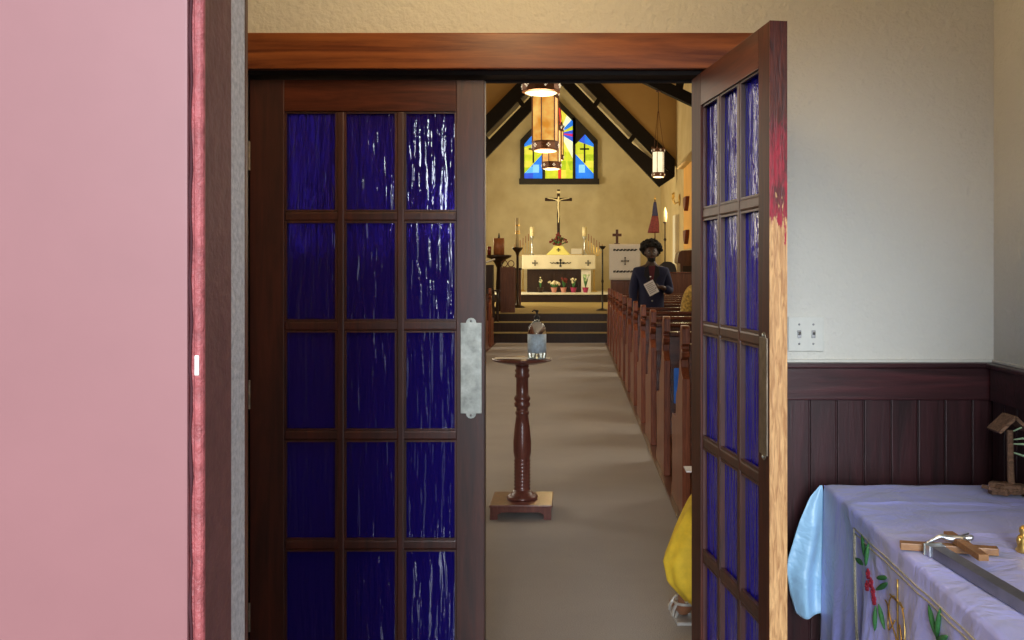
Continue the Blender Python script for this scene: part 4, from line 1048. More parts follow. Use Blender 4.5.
# candle table
Y = 21.6; x = P(499, 0, Y).x; zt = P(0, 255, Y).z
root = thing('candle_table', 'dark round pedestal table carrying the thick brown candle', 'table', (x, Y, CZ))
mb = MB(); mb.lathe([(0.28, 0), (0.28, 0.04), (0.08, 0.09), (0.05, 0.3), (0.07, 0.5), (0.05, zt-CZ-0.28), (0.10, zt-CZ-0.18), (0.16, zt-CZ-0.10), (0.27, zt-CZ-0.05), (0.28, zt-CZ)], (x, Y, CZ+0.001), 20, sy=0.8); mb.build('pedestal', M['altarw'], root, True)
xb = P(499, 0, Y).x
root = thing('pillar_candle', 'thick brown pillar candle on the dark pedestal table', 'candle', (xb, Y, zt))
zc = P(0, 238.5, Y).z
mb = MB(); mb.lathe([(0.12, 0), (0.12, zc-zt), (0.03, zc-zt-0.01)], (xb, Y, zt+0.004), 20); mb.build('wax_body', M['waxb'], root, True)
mb = MB(); mb.lathe([(0.03, 0), (0.02, 0.05), (0.008, 0.12)], (xb, Y, zc), 8); mb.build('snuffer', M['iron'], root)
xv = P(489.3, 0, Y).x
mb = MB(); mb.lathe([(0.04, 0), (0.045, 0.18), (0.03, 0.185)], (xv, Y, zt+0.004), 14); tag(mb.build('votive_candle', M['votive'], None, True), 'small dark red votive glass left of the brown candle', 'candle')
# lectern on the left with sloping pale top
Y = 20.9; x0, x1 = P(482, 0, Y).x, P(494, 0, Y).x; zt = P(0, 262, Y).z
root = thing('reading_desk', 'dark reading desk with pale sloping top at the far left', 'lectern', ((x0+x1)/2, Y, CZ))
mb = MB(); mb.box(x0+0.02, x1-0.02, Y-0.02, Y+0.25, CZ+0.001, zt-0.06, None, 0.006); mb.build('desk_body', M['altarw'], root)
mb = MB(); mb.prism([(x0, zt-0.05), (x1, zt+0.05), (x1, zt+0.075), (x0, zt-0.025)], Y-0.04, Y+0.3); mb.build('sloping_top', M['amboc'], root)
mb = MB()
for k in range(4):
    xx = P(485.5+k*4.0, 0, 20.3).x
    mb = MB(); mb.lathe([(0.03, 0), (0.018, 0.05), (0.03, 0.2), (0.018, 0.35), (0.028, 0.5), (0.02, 0.62)], (xx, 20.33, 0.402), 8)
    if k == 0: bal = thing('altar_rail', 'turned baluster rail on the steps at the far left', 'rail', (xx, 20.33, 0.4))
    mb.build('baluster', M['altarw'], bal, True)
mb = MB(); mb.box(P(483, 0, 20.3).x, P(500, 0, 20.3).x, 20.28, 20.38, 1.023, 1.06, None, 0.008); mb.build('handrail', M['altarw'], bal)
# paschal candle
Y = 23.6; x = P(517.5, 0, Y).x; zt = P(0, 247.5, Y).z
root = thing('paschal_candle', 'tall slim white candle with gold bands on a dark floor stand', 'candle', (x, Y, CZ))
mb = MB(); mb.lathe([(0.18, 0), (0.16, 0.03), (0.04, 0.08), (0.03, 0.4), (0.045, 0.5), (0.03, 0.6), (0.03, zt-CZ-0.2), (0.05, zt-CZ-0.12), (0.12, zt-CZ-0.04), (0.13, zt-CZ)], (x, Y, CZ+0.001), 16); mb.build('candle_stand', M['altarw'], root, True)
z2 = P(0, 218, Y).z
mb = MB(); mb.lathe([(0.05, 0), (0.045, z2-zt-0.02), (0.01, z2-zt)], (x, Y, zt+0.004), 14); c_ = mb.build('candle', M['wax'], root, True)
mb = MB()
for f_ in (0.45, 0.52, 0.72): mb.lathe([(0.048, 0), (0.054, 0.006), (0.054, 0.03), (0.048, 0.036)], (x, Y, zt+f_*(z2-zt)), 14)
mb.build('gold_band', M['goldm'], c_)
# pole stand between altar and ambo
Y = 21.9; x = P(602.5, 0, Y).x; zt = P(0, 246, Y).z
root = thing('torch_stand', 'slender dark iron stand with dish top left of the white draped ambo', 'stand', (x, Y, CZ))
mb = MB(); mb.lathe([(0.15, 0), (0.13, 0.02), (0.02, 0.05), (0.018, 0.6), (0.03, 0.65), (0.018, 0.7), (0.018, zt-CZ-0.08)], (x, Y, CZ+0.001), 12); mb.build('pole', M['iron'], root, True)
mb = MB(); mb.lathe([(0.018, -0.08), (0.05, -0.05), (0.075, -0.01), (0.075, 0), (0.06, 0)], (x, Y, zt), 14); mb.build('dish', M['iron'], root, True)
# ambo
Y = 21.3; x0, x1 = P(609, 0, Y).x, P(640.5, 0, Y).x; zt = P(0, 244, Y).z; zb2 = P(0, 280, Y).z; cx = (x0+x1)/2
root = thing('ambo', 'dark wooden ambo under a white cloth facing the pews', 'lectern', (cx, Y, CZ))
mb = MB(); mb.box(x0+0.04, x1-0.04, Y, Y+0.35, CZ+0.001, zt-0.02, None, 0.01); mb.box(x0+0.0, x1-0.0, Y-0.01, Y+0.38, CZ+0.001, CZ+0.1, None, 0.01)
for k in range(2): mb.box(x0+0.09+k*0.27, x0+0.31+k*0.27, Y-0.012, Y, CZ+0.16, zb2-0.05, None, 0.006)
mb.build('ambo_body', M['brownw'], root)
ac = thing('ambo_cloth', 'white cloth with black crown bands and cross hanging on the ambo', 'cloth', (cx, Y, zt))
def amb(u, v):
    x = x0+(x1-x0)*u
    if v < 0.3: return (x, Y+0.36-0.38*(v/0.3), zt)
    t = (v-0.3)/0.7; return (x, Y-0.02-0.005*t+0.008*math.sin(u*17)*t, zt-(zt-zb2)*t)
mb = MB(); mb.grid(amb, 30, 16); mb.build('cloth_panel', M['amboc'], ac, True, 0.006)
mb = MB(); yc = Y-0.04
crs(P(625, 0, Y).x, P(0, 261, Y).z, 0.085, yc, 0.014, 0.008)
for py in (250, 271.5):
    for k in range(20):
        xx = P(614+k*1.18, 0, Y).x; mb.ball((xx, yc, P(0, py, Y).z+0.012*math.sin(k*2.1)), (0.018, 0.005, 0.013+0.012*(k % 3 == 0)), 6, 4)
mb.build('embroidery', M['black'], ac)
cx = P(617, 0, Y+0.2).x
root = thing('wooden_cross', 'small plain wooden cross standing on top of the ambo', 'cross', (cx, Y+0.2, zt))
zc = P(0, 229.5, Y+0.2).z; za = P(0, 235, Y+0.2).z
mb = MB(); mb.box(cx-0.028, cx+0.028, Y+0.18, Y+0.22, zt+0.004, zc, None, 0.004); mb.box(cx-0.10, cx+0.10, Y+0.178, Y+0.218, za-0.03, za+0.03, None, 0.004); mb.build('cross', M['brownw'], root)
mb = MB(); mb.box(cx-0.06, cx+0.06, Y+0.14, Y+0.26, zt+0.0035, zt+0.02, None, 0.003); mb.build('foot', M['brownw'], root)
# flag
Y = 26.3; x = P(655, 0, Y).x; zt = P(0, 196, Y).z
root = thing('flag', 'dark red flag furled on a pole in the right chancel corner', 'flag', (x, Y, CZ))
mb = MB(); mb.lathe([(0.14, 0), (0.12, 0.03), (0.03, 0.08), (0.018, 0.1), (0.016, zt-CZ-0.1)], (x, Y, CZ+0.001), 12); mb.build('flagpole', M['brownw'], root, True)
mb = MB(); mb.lathe([(0.012, 0), (0.03, 0.03), (0.012, 0.06), (0.004, 0.12)], (x, Y, zt-0.1), 8); mb.build('finial', M['goldm'], root, True)
def flg(u, v):
    z = P(0, 202, Y).z*(1-v)+P(0, 233, Y).z*v; w = 0.03+0.11*v; a = u*PI*2
    return (x-0.03*v+w*math.cos(a)*(1+0.25*math.sin(3*a+v*4)), Y-0.0+0.5*w*math.sin(a), z)
mb = MB(); mb.use(M['flagb']); mb.grid(lambda u, v: flg(u, v*0.45), 24, 8); mb.use(M['flag']); mb.grid(lambda u, v: flg(u, 0.45+v*0.55), 24, 8); mb.build('banner', None, root, True, 0.004)
# processional torch
Y = 25.0; x = P(665, 0, Y).x; zt = P(0, 222, Y).z
root = thing('processional_torch', 'tall pole torch with ivory candle beside the right chancel wall', 'torch', (x, Y, CZ))
mb = MB(); mb.lathe([(0.13, 0), (0.1, 0.03), (0.02, 0.06), (0.016, 0.9), (0.016, zt-CZ-0.5), (0.04, zt-CZ-0.45), (0.016, zt-CZ-0.4), (0.016, zt-CZ-0.05), (0.06, zt-CZ)], (x, Y, CZ+0.001), 10); mb.build('pole', M['altarw'], root, True)
mb = MB(); mb.lathe([(0.05, 0), (0.05, 0.26), (0.035, 0.27), (0.02, 0.34), (0.004, 0.38)], (x, Y, zt+0.003), 12); mb.build('candle', M['wax'], root, True)
# gold sconce on the wall
Y = 26.0; p = P(677, 200, Y)
root = thing('wall_sconce', 'ornate gold sconce high on the right chancel wall', 'sconce', (2.75, Y, p.z))
mb = MB(); mb.ball((2.735, Y, p.z), (0.02, 0.12, 0.16), 12, 8); mb.build('back_plate', M['goldm'], root, True)
for s in (1, -1):
    mb = MB(); mb.tube([(2.72, Y, p.z-0.05), (2.62, Y+s*0.1, p.z-0.1), (2.58, Y+s*0.16, p.z+0.0), (2.58, Y+s*0.16, p.z+0.05)], 0.014, 6); mb.lathe([(0.03, 0), (0.045, 0.02)], (2.58, Y+s*0.16, p.z+0.05), 8); mb.lathe([(0.018, 0.02), (0.018, 0.14)], (2.58, Y+s*0.16, p.z+0.05), 8); mb.build('arm', M['goldm'], root, True)
# brown cabinet, screen, chair
Y = 22.3; x0 = P(677.5, 0, Y).x; z1 = P(0, 250.5, Y).z
root = thing('cabinet', 'dark brown wooden cabinet with rounded shoulder by the right wall', 'cabinet', (2.5, Y, CZ))
mb = MB(); mb.prism([(x0+0.06, CZ+0.001), (x0+0.06, z1-0.30), (x0+0.0, z1-0.28), (x0+0.0, z1-0.20), (x0+0.03, z1-0.05), (x0+0.10, z1), (2.745, z1+0.02), (2.745, CZ+0.001)], Y, Y+0.7); mb.build('body', M['brownw'], root, bevel=0.01)
mb = MB(); mb.box(x0+0.12, 2.70, Y-0.014, Y-0.0005, CZ+0.15, z1-0.35, None, 0.004); mb.build('door', M['altarw'], root)
Y = 19.45; x0 = P(664.5, 0, Y).x
root = thing('wooden_screen', 'low dark brown panelled screen beyond the last right pew', 'screen', (2.2, Y, 0))
mb = MB(); mb.box(x0, 2.74, Y, Y+0.05, 0.016, 1.40, None, 0.006); mb.build('panel', M['brownw'], root)
mb = MB(); mb.box(x0-0.02, 2.74, Y-0.02, Y+0.07, 1.401, 1.43, None, 0.006); mb.build('cap', M['pewx'], root)
Y = 20.95; x = P(667.5, 0, Y).x; z1 = P(0, 261.5, Y).z
root = thing('clergy_chair', 'black round-backed chair standing behind the man in navy suit', 'chair', (x, Y, CZ))
mb = MB(); mb.prism([(x-0.2+0.0, CZ+0.45), (x-0.2, z1-0.2), (x-0.16, z1-0.07), (x-0.08, z1-0.01), (x, z1), (x+0.08, z1-0.01), (x+0.16, z1-0.07), (x+0.2, z1-0.2), (x+0.2, CZ+0.45)], Y, Y+0.05); mb.build('backrest', M['iron'], root, bevel=0.01)
mb = MB(); mb.box(x-0.22, x+0.22, Y+0.05, Y+0.5, CZ+0.40, CZ+0.46, None, 0.01); mb.build('seat', M['iron'], root)
for a in (-0.19, 0.19):
    for c_ in (0.03, 0.46):
        mb = MB(); mb.box(x+a-0.02, x+a+0.02, Y+c_-0.02, Y+c_+0.02, CZ+0.001, CZ+0.40); mb.build('leg', M['iron'], root)

# ------------------------------------------------------------------ people
def head(root, c, sc_, mskin, face=-1):
    """face=-1 looks towards -Y"""
    def f(v):
        v = v.copy(); ff = v.y*face
        if v.z < 0: v.x *= 1-0.28*(-v.z)**1.2; 
        if v.z < -0.2 and ff > 0: v.y *= 1.06
        if v.z > 0.2: v.y *= 1.02
        # nose
        if ff > 0.6: 
            g = math.exp(-((v.x/0.16)**2+((v.z+0.12)/0.20)**2)); v.y += face*0.20*g
            e = math.exp(-(((abs(v.x)-0.36)/0.14)**2+((v.z-0.05)/0.10)**2)); v.y -= face*0.05*e
            b_ = math.exp(-((v.x/0.5)**2+((v.z-0.24)/0.10)**2)); v.y += face*0.05*b_
            l_ = math.exp(-((v.x/0.22)**2+((v.z+0.48)/0.07)**2)); v.y += face*0.09*l_
        return v
    mb = MB(); mb.ball(c, (0.077*sc_, 0.095*sc_, 0.118*sc_), 32, 24, f)
    for s in (1, -1): mb.ball((c[0]+s*0.077*sc_, c[1], c[2]-0.005), (0.012*sc_, 0.022*sc_, 0.032*sc_), 10, 8)
    return mb
def eyes(root, c, s_, face=-1):
    for s in (1, -1):
        mb = MB(); mb.ball((c[0]+s*0.029*s_, c[1]+face*0.083*s_, c[2]+0.006), (0.013*s_, 0.008*s_, 0.006*s_), 10, 8); e = mb.build('eye', M['eyew'], root, True)
        mb = MB(); mb.ball((c[0]+s*0.029*s_, c[1]+face*0.0895*s_, c[2]+0.006), (0.005*s_, 0.003*s_, 0.0055*s_), 8, 6); mb.build('pupil', M['black'], e, True)
def mouth(root, c, s_, face, mhair):
    mb = MB(); mb.ball((c[0], c[1]+face*0.094*s_, c[2]-0.056*s_), (0.021*s_, 0.008*s_, 0.007*s_), 12, 8); mb.build('lips', M['lips'], root, True)
    for s in (1, -1):
        mb = MB(); mb.tube([(c[0]+s*x*s_, c[1]+face*y*s_, c[2]+z*s_) for x, y, z in ((0.014, 0.094, 0.024), (0.028, 0.091, 0.029), (0.042, 0.083, 0.025))], 0.0035*s_, 6); mb.build('eyebrow', mhair, root, True)
def join_mesh(a, b_):
    """append mesh of object b_ into object a, keep one continuous object"""
    bm = bmesh.new(); bm.from_mesh(a.data); bm.from_mesh(b_.data); bm.to_mesh(a.data); bm.free()
    for p in a.data.polygons: p.use_smooth = True
    bpy.data.objects.remove(b_)
def fingers(w, d, side_, s=1.0, curl=0.9, n=Vector((0, -1, 0))):
    """finger chains rooted in palm w, pointing along d, spread along side_, curling towards n"""
    chains = []
    d = d.normalized(); side_ = side_.normalized(); n = n.normalized()
    palm = [(*w, 0.024*s, 0.017*s), (*(w+d*0.045*s), 0.033*s, 0.014*s), (*(w+d*0.08*s), 0.036*s, 0.012*s)]
    chains.append(palm)
    for k, L_ in enumerate((0.066, 0.076, 0.072, 0.056)):
        b0 = w+d*0.08*s; q0 = w+d*0.088*s+side_*((k-1.5)*0.020*s); c1 = math.cos(curl*0.5); s1 = math.sin(curl*0.5)
        q1 = q0+(d*c1+n*s1)*L_*0.45*s; q2 = q1+(d*math.cos(curl*1.3)+n*math.sin(curl*1.3))*L_*0.32*s; q3 = q2+(d*math.cos(curl*1.9)+n*math.sin(curl*1.9))*L_*0.25*s
        chains.append([(*b0, 0.036*s, 0.012*s), (*q0, 0.009*s), (*q1, 0.0085*s), (*q2, 0.0075*s), (*q3, 0.0065*s)])
    t0 = w+d*0.03*s; t1 = t0-side_*0.035*s+d*0.01*s; t2 = t1-side_*0.018*s+d*0.030*s+n*0.01*s; t3 = t2+d*0.026*s+n*0.01*s
    chains.append([(*(w+d*0.045*s), 0.033*s, 0.014*s), (*t1, 0.012*s), (*t2, 0.010*s), (*t3, 0.008*s)])
    return chains
# man in a navy suit standing in the seventh row, facing the entrance
mx, my = P(651, 0, 12.45).x, 12.45
k_ = 12.45/F
hc = (mx+0.0, my-0.03, P(0, 253, my).z)
H0 = 0.015
root = thing('person', 'man with black curly hair in a navy suit, holding a white leaflet among the pews', 'person', (mx, my, H0))
sh = hc[2]-0.185  # shoulder height
hw = 0.185
def V(*a): return Vector(a)
handR = V(P(655.0, 0, my-0.22).x, my-0.22, P(0, 287, my-0.22).z)   # holds the leaflet (viewer's right)
handL = V(mx-0.20, my-0.04, 0.86)
body = [[(mx, my, 1.0, 0.13, 0.10), (mx, my, 1.2, 0.13, 0.10), (mx, my, sh-0.05, 0.13, 0.09), (mx, my-0.005, sh+0.06, 0.058, 0.055), (mx, my-0.02, hc[2]-0.07, 0.052)],
        [(mx, my, sh-0.05, 0.13, 0.09), (mx+hw-0.02, my, sh-0.03, 0.055), (mx+hw+0.045, my+0.01, sh-0.30, 0.045), (handR.x+0.10, handR.y+0.02, handR.z-0.01, 0.032)],
        [(mx, my, sh-0.05, 0.13, 0.09), (mx-hw+0.02, my, sh-0.03, 0.055), (mx-hw-0.035, my+0.01, sh-0.30, 0.045), (handL.x, handL.y, handL.z+0.03, 0.028)],
        [(mx, my, 1.0, 0.13, 0.10), (mx+0.09, my, 0.86, 0.085), (mx+0.10, my-0.01, 0.50, 0.06), (mx+0.10, my+0.01, 0.10, 0.042), (mx+0.10, my, 0.055, 0.04), (mx+0.105, my-0.15, 0.045, 0.032)],
        [(mx, my, 1.0, 0.13, 0.10), (mx-0.09, my, 0.86, 0.085), (mx-0.10, my-0.01, 0.50, 0.06), (mx-0.10, my+0.01, 0.10, 0.042), (mx-0.10, my, 0.055, 0.04), (mx-0.105, my-0.15, 0.045, 0.032)]]
fr = fingers(V(handR.x+0.07, handR.y+0.01, handR.z), V(-1, -0.1, -0.15), V(0, 0, -1), 1.0, 0.75, V(0, -0.1, -1) if False else V(-0.2, 1, 0))
fr[0] = [(handR.x+0.10, handR.y+0.02, handR.z-0.01, 0.032)]+fr[0]
fl = fingers(handL, V(0, -0.1, -1), V(0, 1, 0), 1.0, 0.5, V(1, 0, 0)); fl[0] = [(handL.x, handL.y, handL.z+0.03, 0.028)]+fl[0]
bo = skin_mesh('body', body+fr+fl, M['skin'], root, 2, 0)
tmp = head(root, hc, 1.0, M['skin']).build('tmp', M['skin'], root, True); join_mesh(bo, tmp); eyes(root, hc, 1.0); mouth(root, hc, 1.0, -1, M['hair'])
mb = MB(); mb.ball((hc[0], hc[1]-0.060, hc[2]-0.082), (0.052, 0.042, 0.035), 12, 8); mb.build('beard', M['hair'], root, True)
# hair: curly mass above and around the face
mb = MB(); rr = random.Random(11)
def hf(v):
    v = v.copy(); b_ = 1+0.05*math.sin(v.x*17+v.z*13)+0.05*math.sin(v.y*19+v.x*11); v *= b_
    if v.y < -0.3 and v.z < 0.15: v.y *= 0.35
    return v
mb.ball((hc[0], hc[1]+0.035, hc[2]+0.052), (0.138, 0.120, 0.112), 28, 18, hf)
for k in range(90):
    a = rr.random()*2*PI; t = rr.random()*1.7; v = V(math.sin(t)*math.cos(a), math.sin(t)*math.sin(a), math.cos(t))
    if v.y < -0.45 and v.z < 0.35: continue
    mb.ball((hc[0]+v.x*0.132, hc[1]+0.035+v.y*0.118, hc[2]+0.052+v.z*0.115), 0.016+0.01*rr.random(), 6, 5)
mb.build('hair', M['hair'], root, True)
jk = [[(mx, my, 0.86, 0.185, 0.135), (mx, my, 1.02, 0.180, 0.13), (mx, my, 1.2, 0.172, 0.125), (mx, my, sh-0.10, 0.195, 0.115), (mx, my+0.012, sh+0.01, 0.105, 0.075)],
      [(mx, my, sh-0.10, 0.195, 0.115), (mx+hw+0.0, my, sh-0.055, 0.072), (mx+hw+0.055, my+0.01, sh-0.31, 0.064), (handR.x+0.14, handR.y+0.04, handR.z-0.015, 0.050)],
      [(mx, my, sh-0.10, 0.195, 0.115), (mx-hw-0.0, my, sh-0.055, 0.072), (mx-hw-0.045, my+0.01, sh-0.31, 0.064), (handL.x, handL.y, handL.z+0.05, 0.046)]]
jo = skin_mesh('suit_jacket', jk, M['navy'], root, 2, 1)
# shirt front, lapels, buttons on the chest
fy = my-0.125
mb = MB(); mb.prism([(mx-0.05, sh+0.02), (mx+0.05, sh+0.02), (mx+0.045, sh-0.10), (mx+0.004, sh-0.30), (mx-0.04, sh-0.10)], fy-0.012, fy+0.08); mb.build('shirt', M['shirt'], root, bevel=0.004)
for s in (1, -1):
    mb = MB(); mb.prism([(mx+s*0.045, sh+0.035), (mx+s*0.085, sh+0.0), (mx+s*0.10, sh-0.10), (mx+s*0.07, sh-0.13), (mx+s*0.002, sh-0.31)], fy-0.026, fy-0.004); mb.build('lapel', M['trouser'], jo, bevel=0.004)
for zz in (sh-0.34, sh-0.42):
    mb = MB(); mb.ball((mx+0.004, fy-0.018, zz), (0.011, 0.008, 0.011), 10, 6); mb.build('button', M['steel'], jo, True)
mb = MB(); mb.ball((mx-0.02, fy-0.034, sh-0.115), (0.012, 0.006, 0.009), 8, 6); mb.build('pin', M['shirtw'], jo, True)
tr = [[(mx, my, 0.98, 0.16, 0.12), (mx, my, 0.88, 0.16, 0.12), (mx+0.095, my, 0.76, 0.105), (mx+0.10, my-0.01, 0.50, 0.085), (mx+0.10, my+0.01, 0.10, 0.075)],
      [(mx, my, 0.88, 0.16, 0.12), (mx-0.095, my, 0.76, 0.105), (mx-0.10, my-0.01, 0.50, 0.085), (mx-0.10, my+0.01, 0.10, 0.075)]]
skin_mesh('trousers', tr, M['trouser'], root, 2, 0)
for s in (1, -1):
    mb = MB(); mb.ball((mx+s*0.103, my-0.07, H0+0.045), (0.048, 0.14, 0.045), 14, 8, lambda v: Vector((v.x, v.y, max(v.z, -0.95)))); mb.build('shoe', M['iron'], root, True)
# leaflet
lc = P(651.5, 288, my-0.27)
leaf_root = thing('leaflet', 'white printed leaflet held by the man in the navy suit', 'leaflet', lc)
rot = math.radians(28)
def lq(u, v): return (lc.x+u*math.cos(rot)-v*math.sin(rot), lc.z+u*math.sin(rot)+v*math.cos(rot))
mb = MB(); mb.prism([lq(-0.065, -0.085), lq(0.065, -0.085), lq(0.065, 0.085), lq(-0.065, 0.085)], my-0.245, my-0.242); mb.build('sheet', M['paper'], leaf_root)
mb = MB()
for k in range(6):
    zz = 0.06-k*0.022; mb.prism([lq(-0.05, zz), lq(0.05-0.015*(k % 2), zz), lq(0.05-0.015*(k % 2), zz-0.008), lq(-0.05, zz-0.008)], my-0.2458, my-0.2452)
mb.build('print_lines', M['ink'], leaf_root)
for o_ in list(leaf_root.children): pass

# woman in patterned yellow dress, mostly behind the open door
wy = 12.9-1.9; wy = 10.98
wx = P(705.5, 0, wy).x
wh = 1.56
root = thing('person', 'person in yellow patterned dress standing at the open door edge among the pews', 'person', (wx, wy, H0))
hc2 = (wx, wy-0.01, wh-0.11); sh2 = wh-0.30
bd = [[(wx, wy, 0.95, 0.13, 0.10), (wx, wy, 1.15, 0.11, 0.09), (wx, wy, sh2-0.04, 0.12, 0.085), (wx, wy, sh2+0.07, 0.05), (wx, wy, wh-0.17, 0.045)]]
for s in (1, -1):
    bd.append([(wx, wy, sh2-0.04, 0.12, 0.085), (wx+s*0.16, wy, sh2-0.01, 0.045), (wx+s*0.195, wy+0.02, sh2-0.27, 0.036), (wx+s*0.20, wy-0.04, sh2-0.50, 0.024)])
    h_ = V(wx+s*0.20, wy-0.045, sh2-0.52); q = fingers(h_, V(0, -0.1, -1), V(0, 1, 0), 0.9, 0.5, V(-s, 0, 0)); q[0] = [(wx+s*0.20, wy-0.04, sh2-0.50, 0.024)]+q[0]; bd += q
    bd.append([(wx, wy, 0.95, 0.13, 0.10), (wx+s*0.09, wy, 0.80, 0.08), (wx+s*0.09, wy, 0.47, 0.055), (wx+s*0.09, wy+0.01, 0.09, 0.036), (wx+s*0.09, wy-0.13, 0.04, 0.028)])
bo = skin_mesh('body', bd, M['skinm'], root, 2, 0)
tmp = head(root, hc2, 0.95, M['skinm']).build('tmp', M['skinm'], root, True); join_mesh(bo, tmp); eyes(root, hc2, 0.95); mouth(root, hc2, 0.95, -1, M['hair'])
mb = MB(); mb.ball((wx, wy+0.025, wh-0.07), (0.095, 0.10, 0.095), 20, 14, hf); mb.build('hair', M['hair'], root, True)
dr = [[(wx, wy, 0.42, 0.24, 0.19), (wx, wy, 0.75, 0.20, 0.16), (wx, wy, 1.0, 0.165, 0.13), (wx, wy, 1.15, 0.145, 0.115), (wx, wy, sh2-0.05, 0.155, 0.105), (wx, wy, sh2+0.03, 0.08, 0.06)]]
for s in (1, -1): dr.append([(wx, wy, sh2-0.05, 0.155, 0.105), (wx+s*0.17, wy, sh2-0.015, 0.065), (wx+s*0.22, wy+0.01, sh2-0.22, 0.070), (wx+s*0.22, wy-0.03, sh2-0.44, 0.062)])
skin_mesh('dress', dr, M['pattern'], root, 2, 2)

# seated person in a yellow robe just inside the doorway, behind the open door
qx, qy = 0.70, 3.62
ch = thing('wooden_chair', 'plain wooden chair against the nave wall behind the open door', 'chair', (qx, qy-0.05, 0))
mb = MB(); mb.box(qx-0.20, qx+0.20, qy-0.22, qy+0.18, 0.42, 0.45, None, 0.006); mb.build('seat', M['brownw'], ch)
mb = MB(); mb.box(qx-0.20, qx+0.20, qy-0.26, qy-0.235, 0.47, 0.92, None, 0.006); mb.build('backrest', M['brownw'], ch)
for a in (-0.18, 0.18):
    for c_ in (-0.24, 0.16):
        mb = MB(); mb.box(qx+a-0.018, qx+a+0.018, qy+c_-0.018, qy+c_+0.018, 0.001, 0.419); mb.build('leg', M['brownw'], ch)
root = thing('person', 'seated person in mustard yellow skirt and silver sandals just behind the open door', 'person', (qx, qy, 0))
hz = 1.225
bd = [[(qx, qy-0.08, 0.58, 0.13, 0.11), (qx, qy-0.10, 0.78, 0.12, 0.09), (qx, qy-0.10, 0.98, 0.13, 0.085), (qx, qy-0.09, 1.075, 0.058), (qx, qy-0.08, 1.14, 0.052)]]
footL = (0.445, 4.00)
for s in (1, -1):
    kx = qx+s*0.12-(0.04 if s < 0 else 0); fx, fyy = (footL if s < 0 else (qx+0.13, 3.98))
    bd.append([(qx, qy-0.08, 0.58, 0.13, 0.11), (qx+s*0.10, qy, 0.54, 0.08), (kx, qy+0.33, 0.52, 0.058), ((kx+fx)/2, (qy+0.33+fyy)/2, 0.30, 0.045), (fx, fyy, 0.085, 0.034), (fx, fyy+0.02, 0.045, 0.032), (fx-0.01, fyy+0.10, 0.036, 0.034, 0.022), (fx-0.012, fyy+0.155, 0.030, 0.032, 0.016)])
    for t in range(5):
        tx = fx-0.012+(t-2)*0.014; bd.append([(fx-0.012, fyy+0.155, 0.030, 0.032, 0.016), (tx, fyy+0.18, 0.026, 0.008), (tx, fyy+0.20-0.004*abs(t-1), 0.022, 0.007)])
    bd.append([(qx, qy-0.10, 0.98, 0.13, 0.085), (qx+s*0.16, qy-0.10, 1.00, 0.045), (qx+s*0.20, qy-0.06, 0.76, 0.036), (qx+s*0.10, qy+0.15, 0.68, 0.024)])
    h_ = V(qx+s*0.09, qy+0.17, 0.68); q = fingers(h_, V(-s*0.5, 1, -0.1), V(s, 0.5, 0), 0.9, 0.4, V(0, 0, -1)); q[0] = [(qx+s*0.10, qy+0.15, 0.68, 0.024)]+q[0]; bd += q
bo = skin_mesh('body', bd, M['skinm'], root, 2, 0)
hc3 = (qx, qy-0.07, hz)
tmp = head(root, hc3, 0.95, M['skinm'], 1).build('tmp', M['skinm'], root, True); join_mesh(bo, tmp); eyes(root, hc3, 0.95, 1); mouth(root, hc3, 0.95, 1, M['hair'])
mb = MB(); mb.ball((qx, qy-0.105, hz+0.03), (0.092, 0.09, 0.105), 20, 14); mb.build('hair', M['hair'], root, True)
skin_mesh('blouse', [[(qx, qy-0.09, 0.50, 0.19, 0.14), (qx, qy-0.09, 0.62, 0.165, 0.13), (qx, qy-0.10, 0.78, 0.15, 0.115), (qx, qy-0.10, 0.98, 0.16, 0.105), (qx, qy-0.10, 1.07, 0.10, 0.075)],
   [(qx, qy-0.10, 0.98, 0.16, 0.105), (qx+0.17, qy-0.10, 0.99, 0.06), (qx+0.205, qy-0.06, 0.76, 0.052)], [(qx, qy-0.10, 0.98, 0.16, 0.105), (qx-0.17, qy-0.10, 0.99, 0.06), (qx-0.205, qy-0.06, 0.76, 0.052)]], M['yellow'], root, 2, 0)
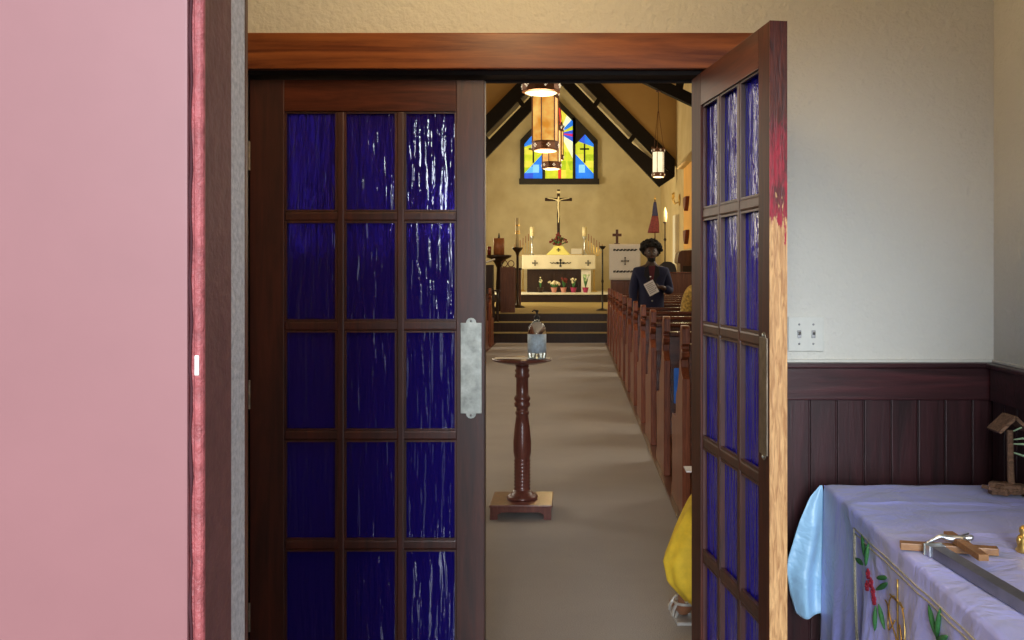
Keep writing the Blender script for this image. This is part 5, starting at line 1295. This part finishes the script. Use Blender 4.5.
# skirt: lap, then flares down over the shins to a scalloped hem
def skirt(u, v):
    a = u*2*PI
    # centre line from the hips over the knees to the hem
    cl = [(qx, qy-0.10, 0.56, 0.17, 0.13), (qx-0.01, qy+0.14, 0.57, 0.205, 0.12), (qx-0.03, qy+0.31, 0.49, 0.215, 0.12), (qx-0.04, qy+0.33, 0.39, 0.25, 0.14), (qx-0.045, qy+0.33, 0.27, 0.287, 0.15), (qx-0.035, qy+0.33, 0.17, 0.275, 0.15), (qx-0.015, qy+0.33, 0.075, 0.22, 0.14)]
    nrm = [(0, 1, 0), (0, 1, -0.2), (0, 0.75, -0.8), (0, 0.2, -1), (0, 0, -1), (0, 0, -1), (0, 0, -1)]
    t = v*(len(cl)-1); i = min(int(t), len(cl)-2); f_ = t-i
    c = [cl[i][k]*(1-f_)+cl[i+1][k]*f_ for k in range(5)]; n_ = Vector([nrm[i][k]*(1-f_)+nrm[i+1][k]*f_ for k in range(3)]).normalized()
    X_ = Vector((1, 0, 0)); Y_ = n_.cross(X_)
    w = 1+0.045*v*math.sin(a*13)+0.05*v*math.sin(a*7+1)
    p = Vector(c[:3])+X_*c[3]*w*math.cos(a)+Y_*c[4]*w*math.sin(a)
    if v > 0.93: p.z += 0.008*abs(math.sin(a*30))
    # hem rises towards the left side
    p.z += 0.035*max(0, v-0.6)/0.4*max(0, -math.cos(a)); p.x -= 0.02*v
    return p
mb = MB(); mb.grid(skirt, 120, 40); sk_ = mb.build('skirt', M['yellow'], root, True, 0.003)
mb = MB(); mb.tube([skirt(k/180, 1.0)+Vector((0, 0, -0.003)) for k in range(180)], [0.0045 if k % 2 else 0.0025 for k in range(180)], 5, closed=True); mb.build('hem_trim', M['gold'], sk_)
for s in (1, -1):
    fx, fyy = (footL if s < 0 else (qx+0.13, 3.98))
    mb = MB(); mb.prism([(fx-0.035, fyy-0.04), (fx+0.03, fyy-0.04), (fx+0.04, fyy+0.08), (fx+0.035, fyy+0.19), (fx-0.01, fyy+0.225), (fx-0.052, fyy+0.19), (fx-0.05, fyy+0.08)], 0.001, 0.013, 'Z')
    for yy, r_ in ((0.05, 0.034), (0.12, 0.042)):
        mb.tube([(fx-0.01+r_*math.cos(a), fyy+yy+0.012*math.sin(a*2), 0.012+0.062*math.sin(a)) for a in [k*PI/10 for k in range(11)]], 0.007, 6)
    mb.tube([(fx-0.035, fyy+0.02, 0.012), (fx-0.01, fyy+0.06, 0.072), (fx+0.03, fyy+0.12, 0.03)], 0.007, 6)
    mb.tube([(fx+0.044*math.cos(a), fyy+0.0+0.044*math.sin(a), 0.085) for a in [k*PI/8 for k in range(16)]], 0.006, 6, closed=True)
    mb.build('sandal', M['sandal'], root)
lp = thing('folded_paper', 'white folded paper on the yellow skirted lap behind the door', 'paper', (0.53, 3.88, 0.62))
mb = MB(); mb.box(0.428, 0.60, 3.80, 3.90, 0.652, 0.658, None, 0.001); mb.build('sheet', M['paper'], lp)
